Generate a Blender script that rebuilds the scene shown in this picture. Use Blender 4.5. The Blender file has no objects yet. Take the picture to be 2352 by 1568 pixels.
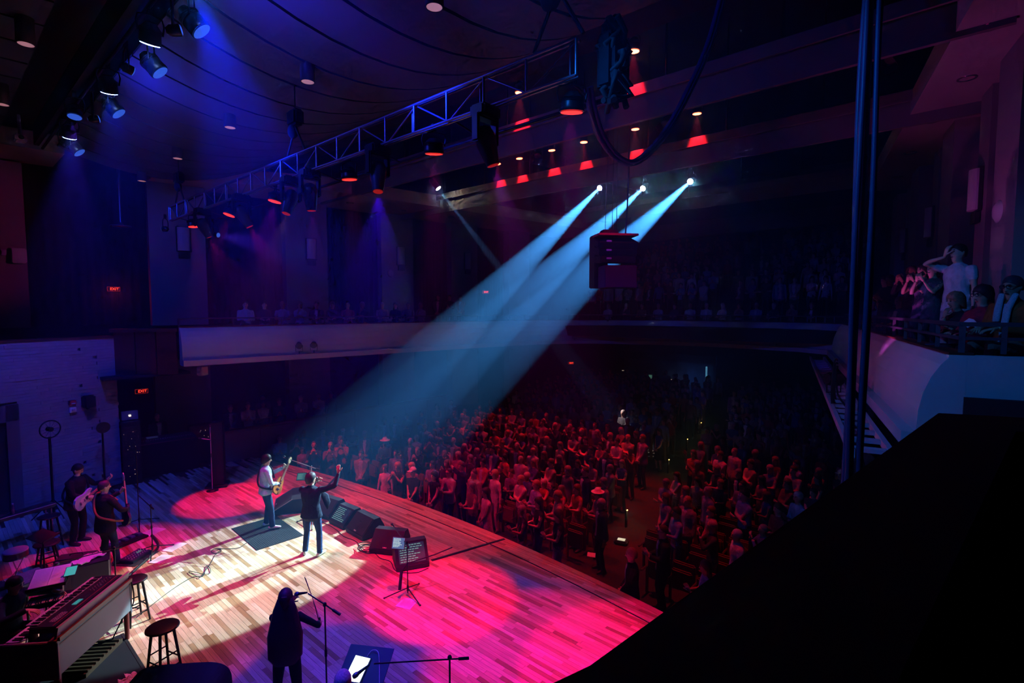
import bpy, bmesh, math, random
from mathutils import Vector, Matrix, Quaternion
from mathutils.bvhtree import BVHTree
import numpy as np

R = math.radians
PI = math.pi
rnd = random.Random(7)
SC = bpy.context.scene
COL = SC.collection

# ------------------------------------------------------------------ camera, world, exposure
# world: z = 0 stage boards, +x = towards the back of the house, +y = across the stage to the far side
CAM = Vector((0, 0, 5.25))
FPX = 1176.0
_p = math.atan(74 / FPX)
FW = Vector((.7547 * math.cos(_p), .6561 * math.cos(_p), -math.sin(_p)))
RT = Vector((.6561, -.7547, 0))
UP = RT.cross(FW)
cam = bpy.data.cameras.new('camera')
cam.sensor_width = 36
cam.lens = 18
cam.clip_start = .05
cam.clip_end = 200
camo = bpy.data.objects.new('camera', cam)
COL.objects.link(camo)
camo.location = CAM
camo.rotation_euler = FW.to_track_quat('-Z', 'Y').to_euler()
SC.camera = camo

w = bpy.data.worlds.new('world')
SC.world = w
w.use_nodes = True
w.node_tree.nodes['Background'].inputs[0].default_value = (.010, .012, .05, 1)
w.node_tree.nodes['Background'].inputs[1].default_value = .05

SC.view_settings.view_transform = 'Standard'
SC.view_settings.look = 'None'
SC.view_settings.exposure = 0
SC.view_settings.gamma = 1
SC.view_settings.use_curve_mapping = False
SC.cycles.max_bounces = 2
SC.cycles.diffuse_bounces = 1
SC.cycles.glossy_bounces = 1
SC.cycles.transmission_bounces = 2
SC.cycles.use_adaptive_sampling = True
SC.cycles.adaptive_threshold = .05
SC.cycles.adaptive_min_samples = 12
SC.cycles.volume_bounces = 0
SC.cycles.use_denoising = True
SC.cycles.sample_clamp_indirect = 4
HAZE = .040


def light(kind, loc, target, color, power, size=30, blend=.15, radius=.05, name='lamp_light', parent=None):
    L = bpy.data.lights.new(name, kind)
    L.color = color
    L.energy = power
    if kind == 'SPOT':
        L.spot_size = R(size)
        L.spot_blend = blend
        L.shadow_soft_size = radius
    elif kind == 'AREA':
        L.shape = 'DISK'
        L.size = radius
    else:
        L.shadow_soft_size = radius
    o = bpy.data.objects.new(name, L)
    COL.objects.link(o)
    loc = Vector(loc)
    o.location = loc
    if target is not None:
        o.rotation_euler = (Vector(target) - loc).to_track_quat('-Z', 'Y').to_euler()
    if parent is not None:
        o.parent = parent
        o.matrix_parent_inverse = parent.matrix_basis.inverted()
    return o


# ------------------------------------------------------------------ materials
MATS = {}


def M(name, color=(.5, .5, .5), rough=.6, metal=0., emit=None, es=0., var=.12, scale=6., bump=0., spec=.3, trans=0.):
    if name in MATS:
        return MATS[name]
    m = bpy.data.materials.new(name)
    m.use_nodes = True
    nt = m.node_tree
    b = nt.nodes['Principled BSDF']
    b.inputs['Roughness'].default_value = rough
    b.inputs['Metallic'].default_value = metal
    b.inputs['Specular IOR Level'].default_value = spec
    c = tuple(color) + (1,)
    if var > 0:
        tc = nt.nodes.new('ShaderNodeTexCoord')
        n = nt.nodes.new('ShaderNodeTexNoise')
        n.inputs['Scale'].default_value = scale
        n.inputs['Detail'].default_value = 3
        nt.links.new(tc.outputs['Object'], n.inputs['Vector'])
        r = nt.nodes.new('ShaderNodeMix')
        r.data_type = 'RGBA'
        r.inputs[6].default_value = tuple(max(0, x * (1 - var)) for x in color) + (1,)
        r.inputs[7].default_value = tuple(min(1, x * (1 + var)) for x in color) + (1,)
        nt.links.new(n.outputs['Fac'], r.inputs[0])
        nt.links.new(r.outputs[2], b.inputs['Base Color'])
        if bump > 0:
            bp = nt.nodes.new('ShaderNodeBump')
            bp.inputs['Strength'].default_value = bump
            bp.inputs['Distance'].default_value = .01
            nt.links.new(n.outputs['Fac'], bp.inputs['Height'])
            nt.links.new(bp.outputs[0], b.inputs['Normal'])
    else:
        b.inputs['Base Color'].default_value = c
    if emit is not None:
        b.inputs['Emission Color'].default_value = tuple(emit) + (1,)
        b.inputs['Emission Strength'].default_value = es
    if trans:
        b.inputs['Transmission Weight'].default_value = trans
    m.cycles.emission_sampling = 'NONE'
    MATS[name] = m
    return m


def emissive(name, color, s):
    return M(name, (.02, .02, .02), .5, emit=color, es=s, var=0)


BLK = M('black_paint', (.012, .012, .014), .5)
BLKM = M('black_metal', (.02, .02, .022), .35, .6)
GRILL = M('speaker_grille', (.02, .018, .022), .75, scale=160, var=.5, bump=.3)
STEEL = M('aluminium_tube', (.22, .24, .3), .35, .7)
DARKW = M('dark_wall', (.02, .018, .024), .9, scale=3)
CURT = M('dark_curtain', (.014, .012, .016), .95, scale=5)
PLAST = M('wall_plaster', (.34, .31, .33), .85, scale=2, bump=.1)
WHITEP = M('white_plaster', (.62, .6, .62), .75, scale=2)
SOFF = M('soffit_plaster', (.5, .45, .47), .85, scale=2)
REDW = M('red_mahogany', (.16, .035, .022), .45, scale=9)
PAPER = M('white_paper', (.8, .8, .8), .8, var=.05)
CHROME = M('chrome', (.7, .7, .72), .18, 1., var=0)
RUB = M('black_rubber', (.015, .015, .016), .7)
CLOTHB = M('black_cloth', (.012, .012, .016), .95, scale=20)


# ------------------------------------------------------------------ mesh building
class MB:
    def __init__(s):
        s.v = []
        s.f = []
        s.m = []
        s.sm = []

    def add(s, vs, fs, mi=0, smooth=False):
        o = len(s.v)
        s.v += [tuple(x) for x in vs]
        for f in fs:
            s.f.append(tuple(o + i for i in f))
            s.m.append(mi)
            s.sm.append(smooth)
        return s

    def box(s, c, d, mi=0, rz=0, mat=None, taper=1.):
        x, y, z = d[0] / 2, d[1] / 2, d[2] / 2
        t = taper
        vs = [Vector(p) for p in ((-x, -y, -z), (x, -y, -z), (x, y, -z), (-x, y, -z),
                                  (-x * t, -y * t, z), (x * t, -y * t, z), (x * t, y * t, z), (-x * t, y * t, z))]
        if mat is not None:
            vs = [mat @ q for q in vs]
        elif rz:
            rm = Matrix.Rotation(rz, 3, 'Z')
            vs = [rm @ q for q in vs]
        c = Vector(c)
        vs = [q + c for q in vs]
        return s.add(vs, [(0, 3, 2, 1), (4, 5, 6, 7), (0, 1, 5, 4), (1, 2, 6, 5), (2, 3, 7, 6), (3, 0, 4, 7)], mi)

    def rbox(s, c, d, b=.01, mi=0, rz=0, mat=None):
        # box with chamfered edges
        bm = bmesh.new()
        bmesh.ops.create_cube(bm, size=1)
        for v in bm.verts:
            v.co = Vector((v.co.x * d[0], v.co.y * d[1], v.co.z * d[2]))
        bmesh.ops.bevel(bm, geom=bm.edges[:], offset=b, segments=2, affect='EDGES')
        rm = mat if mat is not None else Matrix.Rotation(rz, 3, 'Z')
        bm.verts.index_update()
        s.add([rm @ v.co + Vector(c) for v in bm.verts], [[v.index for v in f.verts] for f in bm.faces], mi)
        bm.free()
        return s

    def tube(s, pts, rad, seg=8, mi=0, cap=True, smooth=True):
        pts = [Vector(p) for p in pts]
        n = len(pts)
        rs = rad if isinstance(rad, (list, tuple)) else [rad] * n
        t0 = (pts[1] - pts[0]).normalized()
        a = t0.orthogonal().normalized()
        vs = []
        for i in range(n):
            t = (pts[min(i + 1, n - 1)] - pts[max(i - 1, 0)])
            if t.length < 1e-9:
                t = t0
            t.normalize()
            a = a - t * a.dot(t)
            if a.length < 1e-6:
                a = t.orthogonal()
            a.normalize()
            b = t.cross(a)
            for k in range(seg):
                an = 2 * PI * k / seg
                vs.append(pts[i] + (a * math.cos(an) + b * math.sin(an)) * rs[i])
        fs = []
        for i in range(n - 1):
            for k in range(seg):
                k2 = (k + 1) % seg
                fs.append((i * seg + k, i * seg + k2, (i + 1) * seg + k2, (i + 1) * seg + k))
        s.add(vs, fs, mi, smooth)
        if cap:
            s.add(vs[:seg], [tuple(range(seg - 1, -1, -1))], mi)
            s.add(vs[-seg:], [tuple(range(seg))], mi)
        return s

    def lathe(s, prof, c=(0, 0, 0), seg=16, mi=0, axis=(0, 0, 1), smooth=True):
        q = Vector((0, 0, 1)).rotation_difference(Vector(axis).normalized())
        c = Vector(c)
        vs = []
        for r, z in prof:
            for k in range(seg):
                an = 2 * PI * k / seg
                vs.append(q @ Vector((r * math.cos(an), r * math.sin(an), z)) + c)
        fs = []
        for i in range(len(prof) - 1):
            for k in range(seg):
                k2 = (k + 1) % seg
                fs.append((i * seg + k, i * seg + k2, (i + 1) * seg + k2, (i + 1) * seg + k))
        s.add(vs, fs, mi, smooth)
        if prof[0][0] > 1e-4:
            s.add(vs[:seg], [tuple(range(seg - 1, -1, -1))], mi)
        if prof[-1][0] > 1e-4:
            s.add(vs[-seg:], [tuple(range(seg))], mi)
        return s

    def prism(s, poly, h, mat=None, mi=0):
        # polygon in local xy, extruded along local z from 0 to h, placed by a 4x4
        n = len(poly)
        mat = mat or Matrix.Identity(4)
        vs = [mat @ Vector((p[0], p[1], 0)) for p in poly] + [mat @ Vector((p[0], p[1], h)) for p in poly]
        fs = [tuple(range(n - 1, -1, -1)), tuple(range(n, 2 * n))]
        fs += [(i, (i + 1) % n, n + (i + 1) % n, n + i) for i in range(n)]
        return s.add(vs, fs, mi)

    def ell(s, c, r, mi=0, seg=12, rings=8, mat=None):
        vs = []
        fs = []
        mat = mat or Matrix.Identity(3)
        c = Vector(c)
        for i in range(rings + 1):
            th = PI * i / rings
            for k in range(seg):
                ph = 2 * PI * k / seg
                vs.append(mat @ Vector((r[0] * math.sin(th) * math.cos(ph), r[1] * math.sin(th) * math.sin(ph), r[2] * math.cos(th))) + c)
        for i in range(rings):
            for k in range(seg):
                k2 = (k + 1) % seg
                fs.append((i * seg + k, (i + 1) * seg + k, (i + 1) * seg + k2, i * seg + k2))
        return s.add(vs, fs, mi, True)

    def mesh(s, name, mats):
        me = bpy.data.meshes.new(name)
        me.from_pydata(s.v, [], s.f)
        for m in (mats if isinstance(mats, (list, tuple)) else [mats]):
            me.materials.append(m)
        me.polygons.foreach_set('material_index', s.m)
        me.polygons.foreach_set('use_smooth', s.sm)
        me.update()
        return me

    def build(s, name, mats, parent=None, loc=None, rz=0):
        return link(name, s.mesh(name, mats), parent, loc, rz)


def link(name, me, parent=None, loc=None, rz=0):
    o = bpy.data.objects.new(name, me)
    COL.objects.link(o)
    if loc is not None:
        o.location = loc
    o.rotation_euler[2] = rz
    if parent is not None:
        o.parent = parent
    return o


def tag(o, label=None, cat=None, group=None, kind=None):
    if label:
        o['label'] = label
    if cat:
        o['category'] = cat
    if group:
        o['group'] = group
    if kind:
        o['kind'] = kind
    return o


def empty(name, loc, rz=0, label=None, cat=None, group=None):
    o = bpy.data.objects.new(name, None)
    COL.objects.link(o)
    o.location = loc
    o.rotation_euler[2] = rz
    o.empty_display_size = .1
    return tag(o, label, cat, group)


def copy_tree(o, parent=None):
    c = o.copy()
    COL.objects.link(c)
    if parent is not None:
        c.parent = parent
    for ch in list(o.children):
        copy_tree(ch, c)
    return c


def structure(o, label=None):
    o['kind'] = 'structure'
    if label:
        o['label'] = label
    return o


_font_cache = {}


def text_mesh(txt, size, depth, mat, name='lettering'):
    cu = bpy.data.curves.new('txt', 'FONT')
    cu.body = txt
    cu.size = size
    cu.extrude = depth
    cu.align_x = 'CENTER'
    cu.align_y = 'CENTER'
    o = bpy.data.objects.new('txt', cu)
    COL.objects.link(o)
    dg = bpy.context.evaluated_depsgraph_get()
    me = bpy.data.meshes.new_from_object(o.evaluated_get(dg))
    bpy.data.objects.remove(o)
    bpy.data.curves.remove(cu)
    me.name = name
    me.materials.clear()
    me.materials.append(mat)
    return me


def proj(p):
    v = Vector(p) - CAM
    d = v.dot(FW)
    return 1176 + FPX * v.dot(RT) / d, 784 - FPX * v.dot(UP) / d, d


def frame(loc, xaxis, zaxis):
    x = Vector(xaxis).normalized()
    z = Vector(zaxis)
    z = (z - x * z.dot(x)).normalized()
    y = z.cross(x)
    m = Matrix((x, y, z)).transposed().to_4x4()
    m.translation = Vector(loc)
    return m
# ------------------------------------------------------------------ stage floor with boards
def edge(y):
    return 8.55 - .012 * (y - 9.3) ** 2


def house_z(x):
    return -1.05 + max(0., x - 11) * .05


def wood_mat():
    m = bpy.data.materials.new('stage_boards')
    m.use_nodes = True
    nt = m.node_tree
    N = nt.nodes.new
    L = nt.links.new
    b = nt.nodes['Principled BSDF']
    b.inputs['Roughness'].default_value = .5
    b.inputs['Specular IOR Level'].default_value = .25
    oi = N('ShaderNodeObjectInfo')
    ge = N('ShaderNodeNewGeometry')
    ad = N('ShaderNodeMath')
    ad.operation = 'ADD'
    L(oi.outputs['Random'], ad.inputs[0])
    L(ge.outputs['Random Per Island'], ad.inputs[1])
    fr = N('ShaderNodeMath')
    fr.operation = 'FRACT'
    L(ad.outputs[0], fr.inputs[0])
    cr = N('ShaderNodeValToRGB')
    e = cr.color_ramp.elements
    e[0].position = 0
    e[0].color = (.30, .16, .075, 1)
    e[1].position = 1
    e[1].color = (.80, .67, .47, 1)
    for p, c in ((.15, (.42, .25, .12, 1)), (.35, (.58, .42, .25, 1)), (.6, (.66, .50, .32, 1)), (.8, (.72, .57, .38, 1))):
        x = e.new(p)
        x.color = c
    L(fr.outputs[0], cr.inputs[0])
    tc = N('ShaderNodeTexCoord')
    mp = N('ShaderNodeMapping')
    mp.inputs['Scale'].default_value = (60, 3.5, 10)
    L(tc.outputs['Object'], mp.inputs[0])
    off = N('ShaderNodeVectorMath')
    off.operation = 'ADD'
    L(mp.outputs[0], off.inputs[0])
    mu = N('ShaderNodeMath')
    mu.operation = 'MULTIPLY'
    mu.inputs[1].default_value = 91
    L(fr.outputs[0], mu.inputs[0])
    L(mu.outputs[0], off.inputs[1])
    ns = N('ShaderNodeTexNoise')
    ns.inputs['Scale'].default_value = 1
    ns.inputs['Detail'].default_value = 4
    L(off.outputs[0], ns.inputs[0])
    mx = N('ShaderNodeMix')
    mx.data_type = 'RGBA'
    mx.blend_type = 'MULTIPLY'
    mx.inputs[0].default_value = .55
    L(cr.outputs[0], mx.inputs[6])
    rr = N('ShaderNodeMapRange')
    rr.inputs[1].default_value = .3
    rr.inputs[2].default_value = .7
    rr.inputs[3].default_value = .45
    rr.inputs[4].default_value = 1.1
    L(ns.outputs['Fac'], rr.inputs[0])
    L(rr.outputs[0], mx.inputs[7])
    L(mx.outputs[2], b.inputs['Base Color'])
    return m


WOOD = wood_mat()

mb = MB()
pl = [(-2.5, .0), (edge(.0), .0)] + [(edge(y), y) for y in np.linspace(.5, 18.9, 24)] + [(6.6, 18.9), (6.6, 21.4), (-2.5, 21.4)]
mb.prism(pl, 1.05, Matrix.Translation((0, 0, -1.072)))
floor = structure(mb.build('floor', M('stage_body', (.05, .03, .022), .7)), 'wooden thrust stage floor of narrow pale hardwood boards')

PWID = .074
LENS = (.45, .6, .75, .9, 1.1, 1.35, 1.6)
pmesh = {}
for l in LENS:
    pm = MB()
    pm.box((0, 0, -.0105), (PWID - .003, l - .003, .021))
    pmesh[l] = pm.mesh('board', WOOD)
cand = []
x = -.4
row = 0
while x < 8.55:
    # run of boards along y in this row
    lim = 9.3 + math.sqrt(max(0, (8.55 - x - PWID) / .012))
    y0 = max(.1, 18.6 - lim if lim < 18.6 else .1)
    y1 = min(lim, 18.9 if 3.6 < x < 6.6 else 18.7)
    if x < 3.6:
        y1 = min(y1, 17.66 + x * .3 + .05)
    y = y0 - rnd.random() * .8
    while y < y1:
        l = rnd.choice(LENS)
        if y + l > y0 + .2 and y + l <= y1 + .2:
            c = (x + PWID / 2, y + l / 2, rnd.uniform(-.0008, .0008))
            q = proj(c)
            area = l * PWID / max(q[2], .5) ** 3
            cand.append((area if (-40 < q[0] < 2390 and q[1] < 1600 and q[2] > 1) else 0, c, l))
        y += l
    x += PWID
    row += 1
cand.sort(key=lambda t: -t[0])
for a, c, l in cand[:300]:
    o = link('board', pmesh[l], floor, c)
mb = MB()
for a, c, l in cand[300:]:
    mb.box((c[0], c[1], c[2] - .0105), (PWID - .003, l - .003, .021))
tag(mb.build('boards', WOOD, floor), kind='stuff')

# rounded front nosing that follows the stage edge, and the recessed footlight track
mb = MB()
ys = list(np.linspace(.1, 18.5, 40))
for i in range(39):
    a, b = ys[i], ys[i + 1]
    for (o0, o1, z0, z1) in ((-.10, .03, -.05, .004),):
        vs = [(edge(a) + o0, a, z0), (edge(a) + o1, a, z0), (edge(b) + o1, b, z0), (edge(b) + o0, b, z0),
              (edge(a) + o0, a, z1), (edge(a) + o1, a, z1), (edge(b) + o1, b, z1), (edge(b) + o0, b, z1)]
        mb.add(vs, [(0, 3, 2, 1), (4, 5, 6, 7), (0, 1, 5, 4), (1, 2, 6, 5), (2, 3, 7, 6), (3, 0, 4, 7)])
structure(mb.build('trim_1', M('nosing_wood', (.5, .36, .22), .5, scale=12)), 'wooden nosing along the curved stage edge')
mb = MB()
for i in range(39):
    a, b = ys[i], ys[i + 1]
    mb.tube([(edge(a) - .42, a, .004), (edge(b) - .42, b, .004)], .011, 5)
tr = mb.build('footlight_track', BLK)
tag(tr, 'thin black track running along inside the stage edge', 'track')
ledm = MB()
ledm.ell((0, 0, 0), (.014, .014, .01), seg=6, rings=4)
ledme = ledm.mesh('led', M('led_lens', (.5, .5, .55), .2, var=0))
for y in np.linspace(1.5, 17, 22):
    link('led', ledme, tr, (edge(y) - .42, float(y), .016))

# house floor, rising to the back
mb = MB()
xs = [7.2, 11, 34]
for i in range(2):
    a, b = xs[i], xs[i + 1]
    za, zb = house_z(a), house_z(b)
    mb.add([(a, -3, za), (b, -3, zb), (b, 24, zb), (a, 24, za), (a, -3, za - .3), (b, -3, zb - .3), (b, 24, zb - .3), (a, 24, za - .3)],
           [(0, 1, 2, 3), (7, 6, 5, 4), (0, 4, 5, 1), (2, 6, 7, 3)])
structure(mb.build('house_floor', M('aisle_carpet', (.04, .04, .036), .95, scale=30, var=.3)), 'carpeted auditorium floor sloping up to the rear')


# ------------------------------------------------------------------ far stage wall: split-face stone
STONE = M('ledge_stone', (.28, .25, .28), .85, scale=5, var=.35, bump=.6)
A = Vector((.4, 17.75, 0))
B = Vector((3.70, 18.90, 0))
d = (B - A).normalized()
nrm = Vector((d.y, -d.x, 0))
wlen = (B - A).length
mb = MB()
c = (A + B) / 2 - nrm * .24
mb.box((c.x, c.y, 2.2), (wlen, .4, 4.4), rz=math.atan2(d.y, d.x))
ws = structure(mb.build('wall_stage_side', M('stone_mortar', (.2, .18, .2), .95)), 'stage side wall clad in thin split stone strips')
smesh = {}
for l in (.5, .7, .9, 1.15):
    q = MB()
    q.box((0, 0, 0), (l - .004, .07, .082))
    smesh[l] = q.mesh('stone', STONE)
DOORW = 1.15
zi = 0
ns = 0
while zi * .085 < 4.36:
    zc = zi * .085 + .043
    s0 = -rnd.random() * .4 if zc > 2.85 else DOORW - .01
    while s0 < wlen:
        l = rnd.choice((.5, .7, .9, 1.15))
        lo, hi = s0, s0 + l
        if hi > wlen + .05:
            hi = wlen + .02
            l = min((.5, .7, .9, 1.15), key=lambda t: abs(t - (hi - lo)))
        if hi > .1:
            p = A + d * (hi - l / 2) + nrm * rnd.uniform(-.022, -.006)
            if ns < 300:
                o = link('stone', smesh[l], ws, (p.x, p.y, zc), math.atan2(d.y, d.x))
                ns += 1
        s0 = hi
    zi += 1
# coping on the stone wall
mb = MB()
mb.box((c.x, c.y, 4.43), (wlen + .1, .55, .06), rz=math.atan2(d.y, d.x))
structure(mb.build('trim_2', REDW), 'dark red wood coping on top of the stone wall')
# stage door in the stone wall
mb = MB()
for (s, wd) in ((DOORW - .14, .26), (.05, .2)):
    p = A + d * s
    mb.box((p.x, p.y, 1.42), (wd, .16, 2.84), rz=math.atan2(d.y, d.x))
p = A + d * (DOORW / 2)
mb.box((p.x, p.y, 2.62), (DOORW, .16, .42), rz=math.atan2(d.y, d.x))
dr = structure(mb.build('door_1', M('door_paint', (.12, .11, .14), .5)), 'stage door opening with painted frame in the stone wall')
q = MB()
p = A + d * .5 - nrm * .02
q.box((p.x, p.y, 1.2), (.85, .05, 2.4), rz=math.atan2(d.y, d.x))
q.build('door_leaf', M('door_leaf_dark', (.03, .03, .04), .6), dr)

# wood header between the stone wall and the balcony, with the dark recess below
mb = MB()
P0, P1 = Vector((3.70, 18.92, 0)), Vector((5.07, 17.95, 0))
dd = (P1 - P0).normalized()
hw = structure(MB().box((4.39, 18.45, 4.62), ((P1 - P0).length + .1, .3, .1), rz=math.atan2(dd.y, dd.x)).build('trim_3', REDW), 'red wood header panelling above the side stage recess')
for k in range(3):
    a = P0.lerp(P1, k / 3 + .006)
    b = P0.lerp(P1, (k + 1) / 3 - .006)
    m_ = (a + b) / 2
    MB().rbox((m_.x, m_.y, 3.92), ((b - a).length, .09, 1.3), .012, rz=math.atan2(dd.y, dd.x)).build('panel', REDW, hw)
mb = MB()
mb.box((4.4, 19.9, 3.25), (2.2, 3.2, .08))
structure(mb.build('trim_4', DARKW), 'dark underside of the recess beside the stage')


# ------------------------------------------------------------------ side walls with pilasters
def lwall(x):
    return 22.85 - .13 * x


def rwall(x):
    return -.2 + .195 * (x - 14.7) - .5


def wall_strip(name, fn, x0, x1, z0, z1, th, mat, label):
    a, b = Vector((x0, fn(x0), 0)), Vector((x1, fn(x1), 0))
    t = (b - a).normalized()
    m_ = (a + b) / 2
    off = Vector((-t.y, t.x, 0)) * th / 2
    mb = MB()
    mb.box((m_.x + off.x, m_.y + off.y, (z0 + z1) / 2), ((b - a).length, abs(th), z1 - z0), rz=math.atan2(t.y, t.x))
    return structure(mb.build(name, mat), label)


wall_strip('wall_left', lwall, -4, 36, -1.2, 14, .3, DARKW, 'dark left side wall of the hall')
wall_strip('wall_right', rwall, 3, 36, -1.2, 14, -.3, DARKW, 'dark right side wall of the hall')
wl = bpy.data.objects['wall_left']
wr = bpy.data.objects['wall_right']
sl, sr = math.atan(-.13), math.atan(.195)
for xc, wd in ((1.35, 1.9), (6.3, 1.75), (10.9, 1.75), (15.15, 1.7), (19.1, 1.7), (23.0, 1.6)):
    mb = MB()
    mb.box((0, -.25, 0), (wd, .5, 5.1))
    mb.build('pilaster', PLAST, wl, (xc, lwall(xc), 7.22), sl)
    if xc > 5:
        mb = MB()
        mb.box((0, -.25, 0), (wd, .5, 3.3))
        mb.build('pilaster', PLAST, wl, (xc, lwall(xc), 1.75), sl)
for k in range(5):
    # folded curtains in the bays
    xc = (3.75, 8.6, 13.05, 17.1, 21.0)[k]
    wd = (2.9, 2.7, 2.5, 2.2, 2.1)[k]
    mb = MB()
    n = 36
    pts = [(-wd / 2 + wd * i / n, -.10 + .05 * math.sin(i * 1.9) + .02 * math.sin(i * .7)) for i in range(n + 1)]
    vs = [(a, b, z) for z in (-2.5, 2.5) for a, b in pts] + [(a, b + .05, z) for z in (-2.5, 2.5) for a, b in pts]
    mb.add(vs, [(i, i + 1, n + 2 + i, n + 1 + i) for i in range(n)], 0, True)
    mb.add(vs, [(2 * n + 2 + n + 1 + i, 2 * n + 2 + n + 2 + i, 2 * n + 2 + i + 1, 2 * n + 2 + i) for i in range(n)], 0, True)
    tag(mb.build('bay_curtain', CURT, None, (xc, lwall(xc), 7.2), sl),
        ('black folded curtain in the bay above the stone wall', 'black folded curtain between the second and third left sconces',
         'black folded curtain between the third and fourth left sconces', 'black folded curtain by the fifth left sconce',
         'black folded curtain at the far rear of the left wall')[k], 'curtain', 'curtains in the left wall bays')
for xc in (8.2, 12.6, 17.1, 21.6, 26):
    mb = MB()
    mb.box((0, .3, 0), (1.25, .6, 5.6))
    mb.build('pilaster', PLAST, wr, (xc, rwall(xc), 6.95), sr)
for xc in (14.7, 19.3, 23.9):
    mb = MB()
    mb.box((0, .22, 0), (.75, .44, 5.6))
    mb.build('pilaster', PLAST, wr, (xc, rwall(xc), 6.95), sr)

# soffits with round downlights
mb = MB()
pa = [(5.4, 21.2), (9.9, 18.3), (15, 17.5), (22, 16.4), (27, 15.5), (27, lwall(27)), (5.4, lwall(5.4))]
mb.prism(pa, .5, Matrix.Translation((0, 0, 9.75)))
structure(mb.build('trim_5', SOFF), 'pale soffit above the left side balcony')
mb = MB()
mb.prism([(1.0, lwall(1) - .1), (-3, lwall(-3) - .1), (-3, 20.6), (3.0, 20.2), (3.0, lwall(3) - .1)], .5, Matrix.Translation((0, 0, 9.85)))
structure(mb.build('trim_6', SOFF), 'pale soffit over the far stage side')
mb = MB()
pb = [(7.0, -.8), (9.9, -.06), (24, 2.8), (24.6, 1.5), (24.6, rwall(24.6)), (7, rwall(7))]
mb.prism(pb, .5, Matrix.Translation((0, 0, 9.75)))
structure(mb.build('trim_7', SOFF), 'pale sloping soffit over the right side balcony')
TRIMR = M('downlight_ring', (.45, .5, .55), .15, .8, var=0)
dl_l = MB()
dl_l.lathe([(.16, .05), (.16, -.012), (.13, -.015), (.11, .03), (.02, .045)], seg=20)
dlm = dl_l.mesh('downlight', TRIMR)
for i, (a, b) in enumerate(((9.1, -.5), (11.4, -.25), (13.6, .0), (16.1, .6), (18.9, 1.17), (22., 1.7))):
    tag(link('downlight', dlm, None, (a, b + .05, 9.748)), 'round recessed downlight in the right soffit, number %s from the camera' % (('one', 'two', 'three', 'four', 'five', 'six')[i]),
        'downlight', 'downlights in the right soffit')
for i, (a, b) in enumerate(((12.1, 19.6), (14.6, 19.3), (17.2, 18.9), (20.4, 18.4))):
    tag(link('downlight', dlm, None, (a, b, 9.748)), 'small round recessed downlight in the left soffit, %s from the stage' % (('first', 'second', 'third', 'fourth')[i]),
        'downlight', 'downlights in the left soffit')

# ------------------------------------------------------------------ balconies
ZT, ZB, ZFL = 4.7, 3.55, 4.2
BF = [(5.07, 17.7), (11, 16.98), (16.5, 16.3), (20, 15.6), (21.6, 14.4), (22.8, 12.7), (23.5, 10.8), (23.8, 8.8), (23.7, 6.6), (23.3, 4.6),
      (22.4, 3.22), (19.2, 2.5), (13.6, 1.25), (8.13, .03)]
PROF = [(-.06, ZT), (0, ZT), (.10, 4.58), (.19, 4.42), (.26, 4.22), (.30, 4.0), (.31, 3.78), (.31, 3.72), (.46, 3.72), (.46, ZB), (-.7, ZB)]


def sweep(path, prof, mat, name, caps=True):
    n = len(path)
    mb = MB()
    rings = []
    for i in range(n):
        p = Vector(path[i] + (0,))
        d0 = (p - Vector(path[i - 1] + (0,))).normalized() if i > 0 else None
        d1 = (Vector(path[i + 1] + (0,)) - p).normalized() if i < n - 1 else None
        n0 = Vector((d0.y, -d0.x, 0)) if d0 else None
        n1 = Vector((d1.y, -d1.x, 0)) if d1 else None
        nn = (n0 or n1) if not (n0 and n1) else (n0 + n1).normalized()
        k = 1 / max(.5, nn.dot(n0 or n1))
        rings.append([p + nn * (o * k) + Vector((0, 0, z)) for o, z in prof])
    m_ = len(prof)
    vs = [q for r in rings for q in r]
    fs = []
    for i in range(n - 1):
        for j in range(m_ - 1):
            fs.append((i * m_ + j, i * m_ + j + 1, (i + 1) * m_ + j + 1, (i + 1) * m_ + j))
        fs.append((i * m_ + m_ - 1, i * m_, (i + 1) * m_, (i + 1) * m_ + m_ - 1))
    mb.add(vs, fs, 0, False)
    if caps:
        mb.add(rings[0], [tuple(range(m_))])
        mb.add(rings[-1], [tuple(range(m_ - 1, -1, -1))])
    return mb.build(name, mat)


bfo = structure(sweep(BF, [(-.14, ZT)] + PROF[1:-1] + [(-.14, ZB)], WHITEP, 'balcony_front'), 'white curved balcony front running round the hall')
structure(sweep(BF, [(-.2, ZT + .002), (.03, ZT + .002), (.03, ZT + .03), (-.2, ZT + .03)], REDW, 'trim_8'), 'dark red wood cap on the balcony front')
# end walls of the two side balconies
mb = MB()
mb.box((8.13 + .218 * .85 + .06, .03 - .976 * .85 + .015, (ZT + ZB) / 2), (.12, 1.76, ZT - ZB), rz=math.atan2(.218, .976))
structure(mb.build('wall_balcony_end', WHITEP), 'white end wall of the right balcony')
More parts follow.
